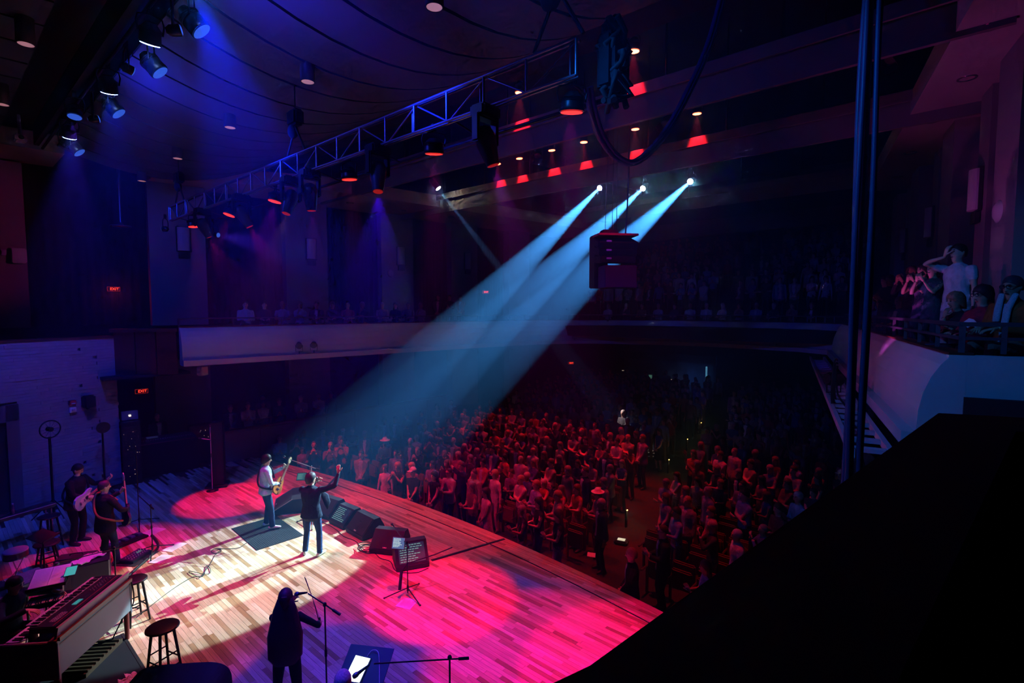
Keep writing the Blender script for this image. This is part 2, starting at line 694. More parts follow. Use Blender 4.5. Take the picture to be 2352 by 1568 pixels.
# balcony decks
mb = MB()
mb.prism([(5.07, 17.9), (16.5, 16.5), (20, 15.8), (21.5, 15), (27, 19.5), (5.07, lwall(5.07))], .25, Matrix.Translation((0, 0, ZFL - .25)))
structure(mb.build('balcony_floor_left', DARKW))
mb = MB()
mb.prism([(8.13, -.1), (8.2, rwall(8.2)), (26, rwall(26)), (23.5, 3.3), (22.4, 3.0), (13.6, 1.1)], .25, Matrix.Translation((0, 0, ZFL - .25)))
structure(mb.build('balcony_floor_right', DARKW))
mb = MB()
for k in range(9):
    x0 = 23.2 + k * 1.15
    pts = [(x0 - (2.6 if k == 0 else 0), 17.5), (x0 - (1.0 if k == 0 else 0), 2.5), (34.5, 2.5), (34.5, 19)]
    mb.prism(pts, .5, Matrix.Translation((0, 0, ZFL - .25 + k * .46)))
structure(mb.build('balcony_tiers', DARKW), 'stepped dark tiers of the rear balcony')
mb = MB()
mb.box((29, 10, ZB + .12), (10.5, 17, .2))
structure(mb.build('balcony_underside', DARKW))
# back walls, house ceiling, side-balcony end
mb = MB()
mb.box((34.6, 10, 6), (.3, 26, 15))
structure(mb.build('wall_back', DARKW), 'dark rear wall of the hall')
mb = MB()
mb.box((22, 10, 14.1), (30, 27, .2))
structure(mb.build('ceiling_house', DARKW), 'black ceiling void over the audience')
mb = MB()
mb.box((33, 9.2, 10.4), (.5, 15, .95))
structure(mb.build('trim_9', M('rear_beam', (.14, .13, .16), .9)), 'dull grey beam across the rear wall above the balcony')
mb = MB()
mb.box((-2.6, 10, 6), (.3, 26, 14))
structure(mb.build('wall_upstage', DARKW))
# left terrace at stage height, with panelled front
mb = MB()
mb.box((11.6, 20.2, -.5), (10.2, 2.8, 1.2))
structure(mb.build('side_terrace', DARKW))
tw = structure(MB().box((11.6, 18.84, -.02), (10.3, .12, 2.1)).build('wall_terrace', M('terrace_panel', (.20, .16, .17), .6, scale=8)), 'low panelled wall in front of the left terrace')
for k in range(8):
    MB().rbox((6.5 + k * 1.28 + .62, 18.765, -.02), (1.25, .04, 2.0), .01).build('panel', M('terrace_panel'), tw)
structure(MB().box((11.6, 18.84, 1.05), (10.34, .24, .05)).build('trim_10', REDW), 'red wood cap of the left terrace wall')
mb = MB()
mb.box((6.5, 19.4, .5), (.12, 1.2, 1.0))
structure(mb.build('wall_terrace_end', REDW))

# parapet of the near side box
PC = [(-1.6, 1.05), (.593, .37), (3.2, .05)]
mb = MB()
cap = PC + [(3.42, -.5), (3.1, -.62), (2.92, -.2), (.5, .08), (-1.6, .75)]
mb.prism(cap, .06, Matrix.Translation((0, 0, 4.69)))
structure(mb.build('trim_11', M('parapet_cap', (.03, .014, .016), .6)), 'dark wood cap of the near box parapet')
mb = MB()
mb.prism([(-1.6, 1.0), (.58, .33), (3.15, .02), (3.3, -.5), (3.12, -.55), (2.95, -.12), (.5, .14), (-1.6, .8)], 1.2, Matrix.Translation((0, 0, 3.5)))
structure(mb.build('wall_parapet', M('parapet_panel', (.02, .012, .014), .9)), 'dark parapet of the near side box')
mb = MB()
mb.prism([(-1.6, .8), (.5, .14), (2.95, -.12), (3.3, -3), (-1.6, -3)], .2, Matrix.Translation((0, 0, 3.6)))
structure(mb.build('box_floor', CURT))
mb = MB()
mb.box((5.7, -3.1, 3), (18, .2, 9))
structure(mb.build('wall_box_rear', CURT))

# right balcony rail: two rails on posts, turning the corner
RT1 = Vector((-.976, -.218, 0))
NR = Vector((.218, -.976, 0))
rail = empty('balcony_rail', (8.3, -.1, ZT + .03), 0, 'dark metal guard rail with posts along the right balcony front', 'railing')
RL = [Vector((22.2, 3.1, 0)), Vector((19.2, 2.42, 0)), Vector((13.6, 1.17, 0)), Vector((8.22, -.05, 0)), Vector((8.22, -.05, 0)) + NR * .75]
RL = RL + [RL[-1] + Vector((-1.2, -.3, 0))]
og = Vector((8.3, -.1, ZT + .03))
RM = M('rail_paint', (.10, .09, .12), .45, .3)
for z, wd in ((.34, .05), (.17, .035)):
    q = MB()
    for a, b in zip(RL[:-1], RL[1:]):
        t = (b - a).normalized()
        m_ = (a + b) / 2 - og
        q.box((m_.x, m_.y, z), ((b - a).length + .04, .07, wd), rz=math.atan2(t.y, t.x))
    q.build('handrail', RM, rail)
for a, b, n in ((RL[3], RL[2], 5), (RL[2], RL[0], 6), (RL[3], RL[4], 2)):
    for k in range(n):
        p = a.lerp(b, (k + .02) / n) - og
        MB().box((p.x, p.y, .16), (.07, .05, .33)).build('post', RM, rail)
# left and rear balcony rail
rail2 = empty('balcony_rail', (5.07, 17.75, ZT + .03), 0, 'thin dark rail along the left and rear balcony front', 'railing')
q = MB()
og = Vector((5.07, 17.75, ZT + .03))
for a, b in zip(BF[:10], BF[1:11]):
    a3, b3 = Vector(a + (0,)), Vector(b + (0,))
    t = (b3 - a3).normalized()
    off = Vector((-t.y, t.x, 0)) * .08
    q.tube([a3 + off - Vector((og.x, og.y, 0)) + Vector((0, 0, .24)), b3 + off - Vector((og.x, og.y, 0)) + Vector((0, 0, .24))], .022, 6)
    for k in range(4):
        p = a3.lerp(b3, k / 4) + off - Vector((og.x, og.y, 0))
        MB().box((p.x, p.y, .12), (.04, .04, .24)).build('post', RM, rail2)
q.build('handrail', RM, rail2)

# ------------------------------------------------------------------ ceiling canopy of curved panels
def canopy_z(x):
    return 9.45 + .085 * (x - 5) ** 2


CEIL = M('ceiling_panel', (.075, .085, .13), .7, scale=1.5)
can = structure(MB().box((3.5, 10, 12.6), (13, 24, .1)).build('ceiling', DARKW), 'stage canopy of long curved panels with dark joints')


def panel_mesh(x0, x1, fn, wd, n=12):
    q = MB()
    vs = []
    for i in range(n + 1):
        x = x0 + (x1 - x0) * i / n
        z = fn(x)
        vs += [(x, -wd / 2, z), (x, wd / 2, z), (x, wd / 2, z + .05), (x, -wd / 2, z + .05)]
    fs = []
    for i in range(n):
        a, b = i * 4, i * 4 + 4
        fs += [(a, a + 1, b + 1, b), (a + 1, a + 2, b + 2, b + 1), (a + 2, a + 3, b + 3, b + 2), (a + 3, a, b, b + 3)]
    fs += [(3, 2, 1, 0), (n * 4, n * 4 + 1, n * 4 + 2, n * 4 + 3)]
    q.add(vs, fs)
    return q.mesh('panel', CEIL)


pB = panel_mesh(2.75, 9.4, canopy_z, .93)
pA = panel_mesh(-2.3, 1.55, lambda x: 9.9 + .02 * (x - .5) ** 2, .93, 6)
for k in range(20):
    y = .1 + k * 1.0
    link('panel', pB, can, (0, y, 0))
    if k > 5:
        link('panel', pA, can, (0, y, 0))
mb = MB()
mb.box((5.9, 10, 10.9), (8, 22, .05))
mb.box((2.1, 10, 10.6), (1.4, 22, .05))
mb.build('backing', CURT, can)

# haze box filling the hall
mb = MB()
mb.box((16.0, 10.3, 6.2), (36.6, 24.5, 15))
hz = mb.build('haze', None)
hm = bpy.data.materials.new('haze')
hm.use_nodes = True
nt = hm.node_tree
nt.nodes.remove(nt.nodes['Principled BSDF'])
vsn = nt.nodes.new('ShaderNodeVolumeScatter')
vsn.inputs['Color'].default_value = (.12, .43, 1, 1)
vsn.inputs['Density'].default_value = HAZE
vsn.inputs['Anisotropy'].default_value = .78
nt.links.new(vsn.outputs[0], nt.nodes['Material Output'].inputs['Volume'])
hz.data.materials.clear()
hz.data.materials.append(hm)
tag(hz, 'thin bluish stage haze hanging in the whole hall', 'haze', kind='stuff')
# ------------------------------------------------------------------ lighting rig
ORD = ('first', 'second', 'third', 'fourth', 'fifth', 'sixth', 'seventh', 'eighth', 'ninth', 'tenth', 'eleventh', 'twelfth', 'thirteenth',
       'fourteenth', 'fifteenth', 'sixteenth', 'seventeenth', 'eighteenth', 'nineteenth', 'twentieth', 'twenty-first', 'twenty-second',
       'twenty-third', 'twenty-fourth', 'twenty-fifth', 'twenty-sixth', 'twenty-seventh', 'twenty-eighth', 'twenty-ninth', 'thirtieth',
       'thirty-first', 'thirty-second', 'thirty-third', 'thirty-fourth')
RED = (1, .0, .12)
MAG = (1, .0, .40)
REDA = (1, .01, .03)
BLUE = (.004, .02, 1)
COOL = (.165, .42, 1)
ER = emissive('red_led_lens', (1, .09, .05), 30)
ERS = emissive('red_led_soft', (1, .03, .03), 2.2)
ERD = emissive('red_lens_dim', (1, .02, .02), .25)
EB = emissive('blue_led_lens', (.16, .32, 1), 45)
EB2 = emissive('blue_led_dim', (.03, .12, 1), .9)
EW = emissive('spot_lens', (.75, .9, 1), 120)


def aim(o, target):
    o.rotation_euler = (Vector(target) - Vector(o.location)).to_track_quat('-Z', 'Y').to_euler()


def fixture(name, label, loc, target, r=.11, ln=.3, lens=None, group=None, cat='stage light', barn=False, hang=.25):
    """a can shaped luminaire: root empty at its pivot, aimed; parts body, lens, yoke, clamp"""
    root = empty(name, loc, 0, label, cat, group)
    q = Vector((Vector(target) - Vector(loc))).to_track_quat('-Z', 'Y').to_matrix()
    mb = MB()
    ax = q @ Vector((0, 0, 1))
    mb.lathe([(r, -ln * .5), (r * 1.04, -ln * .45), (r, -ln * .3), (r * .95, ln * .2), (r * .6, ln * .42), (r * .5, ln * .5)], seg=16, axis=ax)
    for k in range(3):
        mb.lathe([(r * .98, ln * (.02 + k * .08)), (r * 1.06, ln * (.03 + k * .08)), (r * .98, ln * (.05 + k * .08))], seg=16, axis=ax)
    mb.build('body', BLKM, root)
    if lens is not None:
        lb = MB()
        lb.lathe([(r * .9, -ln * .5 - .012), (r * .55, -ln * .5 - .02), (.001, -ln * .5 - .024)], seg=16, axis=ax)
        lb.build('lens', lens, root)
    yk = MB()
    sx = q @ Vector((1, 0, 0))
    sx = Vector((sx.x, sx.y, 0)).normalized() if Vector((sx.x, sx.y, 0)).length > .1 else Vector((1, 0, 0))
    yk.tube([sx * (r + .01), sx * (r + .03) + Vector((0, 0, hang * .5)), sx * (r + .01) + Vector((0, 0, hang * .85)), Vector((0, 0, hang)),
             -sx * (r + .01) + Vector((0, 0, hang * .85)), -sx * (r + .03) + Vector((0, 0, hang * .5)), -sx * (r + .01)], .012, 5)
    yk.build('yoke', BLKM, root)
    cl = MB()
    cl.box((0, 0, hang + .05), (.06, .05, .11))
    cl.build('clamp', BLKM, root)
    if barn:
        for s in (-1, 1):
            bd = MB()
            bd.box((0, 0, 0), (.26, .012, .2), mat=q @ Matrix.Rotation(s * R(25), 3, 'X'))
            o = bd.build('barn_door', BLK, root)
            o.location = q @ Vector((0, s * (r + .05), -ln * .5 - .09))
            bd = MB()
            bd.box((0, 0, 0), (.012, .26, .2), mat=q @ Matrix.Rotation(-s * R(25), 3, 'Y'))
            o = bd.build('barn_door', BLK, root)
            o.location = q @ Vector((s * (r + .05), 0, -ln * .5 - .09))
    return root, q, ln


def lit(name, label, loc, target, color, power, size, blend=.25, lens=None, radius=.05, **k):
    root, q, ln = fixture(name, label, loc, target, lens=lens, **k)
    p = Vector(loc) + q @ Vector((0, 0, -ln * .5 - .04))
    L = light('SPOT', p, target, color, power, size, blend, radius, 'lamp_light')
    L.parent = root
    L.matrix_parent_inverse = Matrix.Translation(-Vector(loc))
    return root


def moving_head(label, loc, target, color, power, size, lens):
    root = empty('moving_head', loc, 0, label, 'stage light', 'moving heads under the truss')
    MB().rbox((0, 0, .33), (.34, .26, .16), .03).build('base', BLKM, root)
    yk = MB()
    for s in (-1, 1):
        yk.rbox((s * .17, 0, .12), (.05, .13, .36), .02)
    yk.rbox((0, 0, .26), (.36, .16, .05), .02)
    yk.build('yoke', BLKM, root)
    q = (Vector(target) - Vector(loc)).to_track_quat('-Z', 'Y').to_matrix()
    ax = q @ Vector((0, 0, 1))
    hb = MB()
    hb.lathe([(.06, .16), (.105, .13), (.135, .04), (.13, -.06), (.105, -.2), (.09, -.30), (.085, -.33)], seg=18, axis=ax)
    hb.build('head', M('moving_head_shell', (.035, .05, .075), .35, .2), root)
    lb = MB()
    lb.lathe([(.075, -.335), (.001, -.345)], seg=16, axis=ax)
    lb.build('lens', lens, root)
    p = Vector(loc) + q @ Vector((0, 0, -.38))
    L = light('SPOT', p, target, color, power, size, .2, .04, 'lamp_light')
    L.parent = root
    L.matrix_parent_inverse = Matrix.Translation(-Vector(loc))
    return root


# --- front-of-house catwalks
CATW = M('catwalk_fascia', (.22, .19, .21), .8, scale=2)
for i, (cx, cz, nm) in enumerate(((11.0, 10.38, 'nearest'), (15.0, 10.22, 'second'), (24.1, 10.75, 'rearmost'))):
    cw = empty('catwalk', (cx, 10, cz), 0, '%s lighting catwalk crossing the hall under the black ceiling' % nm, 'catwalk', 'lighting catwalks')
    MB().box((.3, 0, -.36), (.1, 21, .72)).build('fascia', CATW, cw)
    MB().box((.07, 0, -.09), (.06, 21, .24)).build('kerb', CATW, cw)
    MB().box((.25, 0, .02), (.4, 21, .05)).build('ledge', CATW, cw)
    MB().box((.55, 0, -.1), (.75, 21, .06)).build('deck', BLK, cw)
    q = MB()
    q.tube([(.3, -10.5, 1.55), (.3, 10.5, 1.55)], .03, 6)
    q.build('pipe', BLKM, cw)
    for k in range(-4, 5):
        MB().tube([(.3, k * 2.4, 0), (.3, k * 2.4, 3.2)], .025, 5).build('hanger', BLKM, cw)
FOHR = (((10.9, 5.8, 11.25), 1.0), ((10.9, 9.2, 11.25), .8))
for i, (p, k) in enumerate(FOHR):
    t = (p[0] + .3, p[1] + .6, -1) if i == 0 else (11.3, 9.6, -1)
    lit('red_par', 'lit red spotlight on the nearest catwalk, %s' % ('beside the cable loop' if i == 0 else 'seen through the truss'), p, t, REDA, 2000, 40, .4, ER,
        r=.135, ln=.28, group='red spotlights on the catwalks')
for i, y in enumerate((13.7, 12.6, 11.1, 9.75, 7.85, 5.9)):
    lit('red_par', 'lit red spotlight on the second catwalk, %s from the left' % ORD[i], (14.9, y, 11.0), (15.0 + (i % 3) * .3, y * .85 + 1.2, -1), REDA, 1250, 42, .4, ER,
        r=.13, ln=.26, group='red spotlights on the catwalks')
# unlit theatre lanterns with barn doors
for i, p in enumerate(((11.1, 2.25, 12.0), (11.1, 1.15, 12.15), (15.2, 1.35, 11.2), (15.2, 11.9, 11.0), (15.2, 6.9, 11.0))):
    fixture('theatre_lantern', 'unlit theatre lantern with barn doors, %s' % ('high at upper right', 'by the hanging cables at upper right', 'low at right on the second catwalk',
            'among the left red spotlights', 'beside the rightmost red spotlight')[i], p, (6, 8, 0), r=.13, ln=.4,
            lens=M('lantern_glass', (.2, .1, .16), .08, .3, var=0), group='unlit lanterns on the catwalks', barn=True)
# follow spots
FS = (((23.9, 14.5, 11.75), (4.9, 11.9, .3), 200000, 6.6, 'left of the three rear white spotlights'),
      ((23.9, 12.0, 11.35), (4.4, 10.9, .3), 200000, 7.0, 'middle of the three rear white spotlights'),
      ((23.9, 9.6, 11.3), (4.3, 9.9, .3), 200000, 7.0, 'right of the three rear white spotlights'))
for p, t, e, s, lb in FS:
    lit('follow_spot', 'glaring ' + lb, p, t, COOL, e, s, .12, EW, .06, r=.14, ln=.6, group='white spotlights')
lit('follow_spot', 'glaring white spotlight above the left soffit pointing into the house', (14.2, 16.6, 10.45), (18.4, 10.6, 1.0), (.45, .5, 1), 40000, 5.5, .3, EW, .05,
    r=.12, ln=.5, group='white spotlights')

# --- truss across the stage
TX, TY0, TY1, TZ0, TZ1, TW = 4.8, 3.25, 17.25, 7.8, 8.19, .39
tr = empty('lighting_truss', (TX, TY0, TZ0), 0, 'long aluminium ladder truss running away across the stage', 'truss')
L_ = TY1 - TY0
chord = MB()
chord.tube([(0, 0, 0), (0, L_, 0)], .019, 8)
chm = chord.mesh('chord', STEEL)
for dx in (0, .07):
    for dz in (0, TZ1 - TZ0):
        link('chord', chm, tr, (dx, 0, dz))
ver = MB()
ver.tube([(0, 0, 0), (0, 0, TZ1 - TZ0)], .017, 6)
verm = ver.mesh('brace', STEEL)
hor = MB()
hor.tube([(-TW / 2, 0, 0), (TW / 2, 0, 0)], .017, 6)
horm = hor.mesh('brace', STEEL)
dia = MB()
dia.tube([(0, 0, 0), (0, .7, TZ1 - TZ0)], .013, 6)
diam = dia.mesh('brace', STEEL)
dib = MB()
dib.tube([(0, 0, TZ1 - TZ0), (0, .7, 0)], .013, 6)
dibm = dib.mesh('brace', STEEL)
for k in range(21):
    y = min(k * .7, L_)
    link('brace', verm, tr, (0, y, 0))
    if k < 20:
        link('brace', diam if k % 2 else dibm, tr, (.035, y, 0))
    if k % 2 == 0:
        link('brace', verm, tr, (.07, y + .12, 0))
# rear lower chord of the truss; its shade is put into the black
bar = empty('rear_chord', (TX + .62, 3.1, 7.72), 0, 'rear lower truss chord with its shade put into black', 'pipe')
MB().tube([(0, 0, 0), (0, 14.2, 0)], .03, 8).build('pipe', BLKM, bar)
for k in range(8):
    MB().tube([(0, .3 + k * 1.9, 0), (-.56, .3 + k * 1.9, .1)], .014, 5).build('cross_brace', BLKM, bar)
for i, (y, t) in enumerate(((3.38, (5.9, 4.4, 0)), (5.76, (6.0, 6.9, 0)), (7.99, (5.8, 8.2, 0)), (10.77, (3.4, 11.3, 0)), (13.14, (2.4, 13.5, 0)), (15.7, (5.4, 15.0, 0)))):
    e = (2700, 4600, 1300, 1300, 1900, 3000)[i]
    lit('led_par', 'red-lit round LED par under the truss, %s from the camera end' % ORD[i], (TX + .12, y, 7.58), t, RED if i != 3 else MAG, e,
        (30, 22, 26, 44, 26, 22)[i], (.35, .3, .6, .6, .6, .3)[i], ERS, .07, r=.14, ln=.2, group='LED pars under the truss', hang=.2)
for i, (y, t) in enumerate(((4.62, (6.6, 3.2, 0)), (6.96, (3.6, 5.4, 0)), (9.11, (5.2, 9.0, 0)), (9.86, (2.2, 9.4, 0)), (12.2, (8.3, 10.5, 0)), (14.63, (8.2, 14.2, 0)))):
    col = ((1, .0, .3), (.22, 0, 1), (1, 0, .3), (1, .1, .12), (1, .0, .1), (1, 0, .08))[i]
    moving_head('dark moving-head light under the truss, %s from the camera end' % ORD[i], (TX, y, 7.4), t, col, (1900, 900, 800, 900, 1500, 1400)[i],
                (30, 44, 28, 30, 44, 44)[i], ERD)
# hoists and slings
for i, (y, z) in enumerate(((3.5, 8.85), (9.6, 8.75), (16.3, 8.75))):
    h = empty('chain_hoist', (TX, y, z), 0, 'black chain hoist holding the truss, %s' % ('near the camera end', 'at mid-span', 'at the far end')[i], 'hoist', 'chain hoists')
    MB().rbox((0, 0, .1), (.2, .34, .3), .04).build('motor_body', BLKM, h)
    q = MB()
    q.tube([(0, 0, .25), (0, 0, 1.2 if i else 2.2)], .012, 5)
    q.build('chain', BLKM, h)
    for s in (-1, 1):
        MB().tube([(0, 0, -.05), (0, s * .34, TZ1 - z + .02)], .022, 5).build('sling', BLK, h)
    MB().ell((0, .1, -.12), (.09, .13, .14)).build('chain_bag', CLOTHB, h)
# cable pile and loom at the near end of the truss
cb = empty('cable_bundle', (TX + .25, 2.95, 7.6), 0, 'dark mass of gathered cables at the near truss end', 'cables')
for k in range(9):
    q = MB()
    pts = [(rnd.uniform(-.1, .25), rnd.uniform(-.15, .15), .75 - j * .12 + rnd.uniform(-.03, .03)) for j in range(8)]
    q.tube(pts, .035, 6)
    q.build('cable', RUB, cb)
q = MB()
q.rbox((.12, .05, .35), (.42, .22, .62), .05)
q.build('bag', CLOTHB, cb)


def at(px, py, dpt):
    return CAM + (FW + RT * ((px - 1176) / FPX) - UP * ((py - 784) / FPX)) * dpt


def smooth_path(pts, n=6):
    pts = [Vector(p) for p in pts]
    out = []
    P_ = [pts[0]] + pts + [pts[-1]]
    for i in range(1, len(P_) - 2):
        p0, p1, p2, p3 = P_[i - 1:i + 3]
        for k in range(n):
            t = k / n
            out.append(.5 * ((2 * p1) + (-p0 + p2) * t + (2 * p0 - 5 * p1 + 4 * p2 - p3) * t * t + (-p0 + 3 * p1 - 3 * p2 + p3) * t ** 3))
    out.append(pts[-1])
    return out


CABLE = M('cable_jacket', (.10, .14, .42), .45, var=.1)
CABLE2 = M('cable_jacket_dark', (.03, .045, .12), .45, var=.1)
lp = smooth_path([at(1352, 205, 6.0), at(1362, 262, 6.2), at(1385, 325, 6.5), at(1425, 370, 6.8), at(1470, 368, 7.0), at(1530, 305, 7.2), at(1585, 205, 7.4), at(1630, 100, 7.6), at(1665, -30, 7.8),
                  at(1690, -160, 8.0)])
cl = empty('cable_loom', lp[0], 0, 'thick blue-black cable loom hanging in a deep loop from the truss', 'cables')
for k in range(4):
    off = Vector((.035 * math.cos(k * 1.57), .035 * math.sin(k * 1.57), .02 * (k % 2)))
    MB().tube([p - lp[0] + off for p in lp], .03, 7).build('cable', CABLE, cl)
# vertical cables hanging beside the near box
vc = empty('hanging_cables', at(1942, 1130, 4.9), 0, 'bundle of heavy cables hanging straight down beside the near box', 'cables')
base = Vector(vc.location)
for k, (dx, dy) in enumerate(((0, 0), (.055, .02), (.11, -.02), (.16, .03), (.03, .07))):
    pts = []
    for j in range(12):
        z = -1.2 + j * .62
        sway = .012 * math.sin(j * .9 + k) + .1 * (max(0, j - 8) / 3) ** 2 * (.2 + .1 * k)
        pts.append((RT.x * (dx + sway) + dy * FW.x, RT.y * (dx + sway) + dy * FW.y, z))
    MB().tube(smooth_path(pts, 3), .024, 7).build('cable', CABLE2, vc)

# --- upstage batten with blue lights in the ceiling slot
bt = empty('lighting_batten', (2.2, 5.5, 9.32), 0, 'black lighting batten in the ceiling slot', 'batten')
MB().tube([(0, 0, 0), (0, 12.2, 0)], .03, 8).build('pipe', BLKM, bt)
MB().box((-.1, 6.1, .32), (.1, 12.4, .5)).build('masking', BLK, bt)
for i, y in enumerate((6.75, 8.45, 10.85, 14.3)):
    lit('blue_wash_light', 'glaring blue wash light in the ceiling slot, %s from the camera' % ORD[i], (2.22, y, 9.0), ((4.4, 5.6, 0), (2.6, 13.5, 0), (3.6, 16, 0), (2.6, 18.4, 1.8))[i], BLUE, (4600, 1800, 2800, 2600)[i], 42, .5, EB, .07,
        r=.13, ln=.26, group='blue wash lights on the batten')
    fixture('blue_side_light', 'dim blue angled light beside the %s blue wash light' % ORD[i], (2.36, y + .55, 8.82), (6, y - 1.5, 4), r=.13, ln=.3, lens=EB2, group='angled lights on the batten', hang=.42)
lit('violet_wash_light', 'violet wash light on the batten over the keyboards', (2.05, 12.6, 8.95), (1.2, 10.6, .8), (.75, .05, 1), 900, 26, .5, EB2, .07, r=.12, ln=.24)
# floods added as fill for the canopy, balconies and side walls
for i, (y, t, e, s) in enumerate(((7.6, (4.4, 6.8, 9.4), 330, 150), (12.2, (4.6, 12, 9.4), 280, 150), (5.6, (23.5, 6, 4.2), 4200, 30), (9.8, (23, 12.5, 4.2), 3600, 30), (15.2, (8, 21, 5), 900, 80), (3.6, (8.6, -.2, 4.3), 1000, 54), (15.5, (12.5, .9, 4.0), 800, 32), (16.9, (1.2, 22, 7.6), 130, 50))):
    lit('fill_flood', 'added fill flood on the %s, %s of the floods' % ('batten' if i < 6 else 'truss', ORD[i]), (2.24 if i < 6 else (5.4, 4.6)[i - 6], y, (8.75, 8.75, 8.95, 8.95, 8.95, 8.95, 7.3, 7.5)[i]), t, ((.02, .03, 1), (.02, .03, 1), BLUE, BLUE, BLUE, (.01, .16, 1), (.4, .04, 1), (.5, .01, .7))[i], e, s, .6, EB2, .1, r=.07, ln=.16, hang=.3 if i > 1 else .5, group='added fill floods')

# ceiling canister lights in rows
CANIN = M('canister_reflected_glow', (.7, .65, .7), .2, .4, var=0, emit=(.9, .45, .75), es=.35)  # pink glow added in place of light reflected inside the canister
cm = MB()
cm.lathe([(.12, .42), (.125, 0), (.105, .0), (.1, .06)], seg=18)
cm_i = MB()
cm_i.lathe([(.105, .005), (.06, .03), (.001, .04)], seg=18)
canm, cani = cm.mesh('canister', M('canister_shell', (.05, .045, .06), .5)), cm_i.mesh('reflector', CANIN)
for i, (x, y) in enumerate(((1.3, 11.5), (1.3, 15.2), (4.6, 5.35), (4.6, 8.72), (4.6, 12.15), (4.6, 15.65), (4.65, 19.2))):
    cn = empty('canister_light', (x, y, 9.2 if x > 2 else 9.5), 0, 'black canister downlight hanging from the canopy, %s' % ('nearest in the upstage row', 'farther in the upstage row', 'at the top edge of the picture',
               'second in the long row', 'third in the long row', 'fourth in the long row', 'farthest in the long row')[i], 'ceiling light', 'canister lights')
    link('canister', canm, cn, (0, 0, 0))
    link('reflector', cani, cn, (0, 0, 0))

# small white projector clamped by the far soffit
pj = empty('white_camera', (1.75, 17.2, 9.35), 0, 'small white remote camera below the far soffit', 'camera')
MB().rbox((0, 0, 0), (.22, .3, .16), .03).build('body', WHITEP, pj)
MB().tube([(0, 0, .05), (0, .12, .58)], .035, 8).build('arm', WHITEP, pj)
MB().lathe([(.05, 0), (.05, .06), (.03, .08)], (0, -.15, 0), axis=(0, -1, -.2)).build('lens', BLK, pj)

# pendant pole
pp = empty('pendant_loudspeaker_pole', (4.23, 20.0, 7.85), 0, 'slim metal pole with a flat round plate hanging before the dark bay', 'pole')
MB().tube([(0, 0, .05), (0, 0, 1.9)], .03, 8).build('pole', STEEL, pp)
MB().tube([(0, 0, 1.2), (0, 0, 1.9)], .045, 8).build('sleeve', STEEL, pp)
MB().lathe([(.001, .14), (.06, .12), (.08, .04), (.28, .02), (.28, 0), (.001, 0)], seg=20).build('plate', STEEL, pp)

# hanging loudspeaker cluster
sp = empty('loudspeaker_cluster', (11.5, 6.6, 5.75), math.atan2(-.75, -.66), 'black loudspeaker and projector cluster hanging on wires in mid-air', 'loudspeaker')
MB().rbox((-.38, -.28, .72), (.5, .35, 1.35), .02).build('rear_frame', BLK, sp)
MB().rbox((.12, .05, .3), (.6, .82, .55), .015).build('subwoofer', M('cluster_box', (.03, .03, .05), .6), sp)
for k, (z, tl) in enumerate(((1.16, 18), (.94, 10), (.74, 4))):
    o = MB()
    o.rbox((0, 0, 0), (.62, 1.02 - k * .06, .18), .02, mat=Matrix.Rotation(R(tl), 3, 'Y'))
    a = o.build('speaker_module', BLK, sp, (.05, 0, z))
    MB().rbox((.33, -.25, .0), (.02, .14, .05), .01).build('badge', M('badge_plate', (.4, .5, .7), .3, .5, var=0), a)
MB().box((.1, 0, 1.33), (.55, 1.0, .05)).build('top_plate', M('red_lit_top_plate', (.3, .04, .03), .5), sp)  # red light on the cluster top put into the plate colour
MB().rbox((-.1, -.1, 1.43), (.3, .4, .12), .02).build('winch_box', BLK, sp)
for a, b in ((-.1, -.2), (-.1, .1), (.0, -.05)):
    MB().tube([(a, b, 1.45), (a * .6, b * .6, 5.6)], .008, 4).build('wire', BLKM, sp)
MB().tube(smooth_path([(.0, .3, 1.4), (.03, .33, 2.2), (.0, .36, 3.2), (.0, .36, 5.6)], 4), .022, 6).build('cable', RUB, sp)
MB().tube(smooth_path([(.25, .42, .9), (.3, .62, .8), (.3, .6, .62), (.22, .42, .55)], 5), .012, 5).build('cable', RUB, sp)

# wall sconces
SCM = M('sconce_diffuser', (.62, .62, .7), .5, var=.05)
sc_me = MB()
n = 10
for i in range(n):
    a0, a1 = PI * i / n, PI * (i + 1) / n
    p0 = (-.2 * math.cos(a0), -.14 * math.sin(a0))
    p1 = (-.2 * math.cos(a1), -.14 * math.sin(a1))
    sc_me.add([(p0[0], p0[1], -.42), (p1[0], p1[1], -.42), (p1[0], p1[1], .42), (p0[0], p0[1], .42)], [(0, 1, 2, 3)], 0, True)
sc_me.add([(-.2 * math.cos(PI * i / n), -.14 * math.sin(PI * i / n), z) for z in (-.42, .42) for i in range(n + 1)],
          [tuple(range(n, -1, -1)), tuple(range(n + 1, 2 * n + 2))])
scm = sc_me.mesh('diffuser', SCM)
scb = MB()
scb.box((0, -.03, 0), (.46, .06, .9))
scb.box((0, -.05, -.58), (.34, .08, .22))
scbm = scb.mesh('back_plate', M('sconce_plate', (.05, .045, .055), .5))
for i, x in enumerate((1.35, 6.3, 10.9, 15.15, 19.1)):
    s = empty('wall_sconce', (x + .1, lwall(x) - .52, 8.15 if i == 0 else 7.8), sl, 'white half-round wall sconce on the left wall, %s from the stage' % ORD[i], 'wall lamp', 'left wall sconces')
    link('diffuser', scm, s, (0, -.05, 0))
    link('back_plate', scbm, s)
for i, x in enumerate((14.7, 19.3, 23.9)):
    s = empty('wall_sconce', (x, rwall(x) + .46, 7.75), sr + PI, 'white half-round wall sconce on the right wall, %s from the camera' % ORD[i], 'wall lamp', 'right wall sconces')
    link('diffuser', scm, s, (0, -.05, 0))
    link('back_plate', scbm, s)

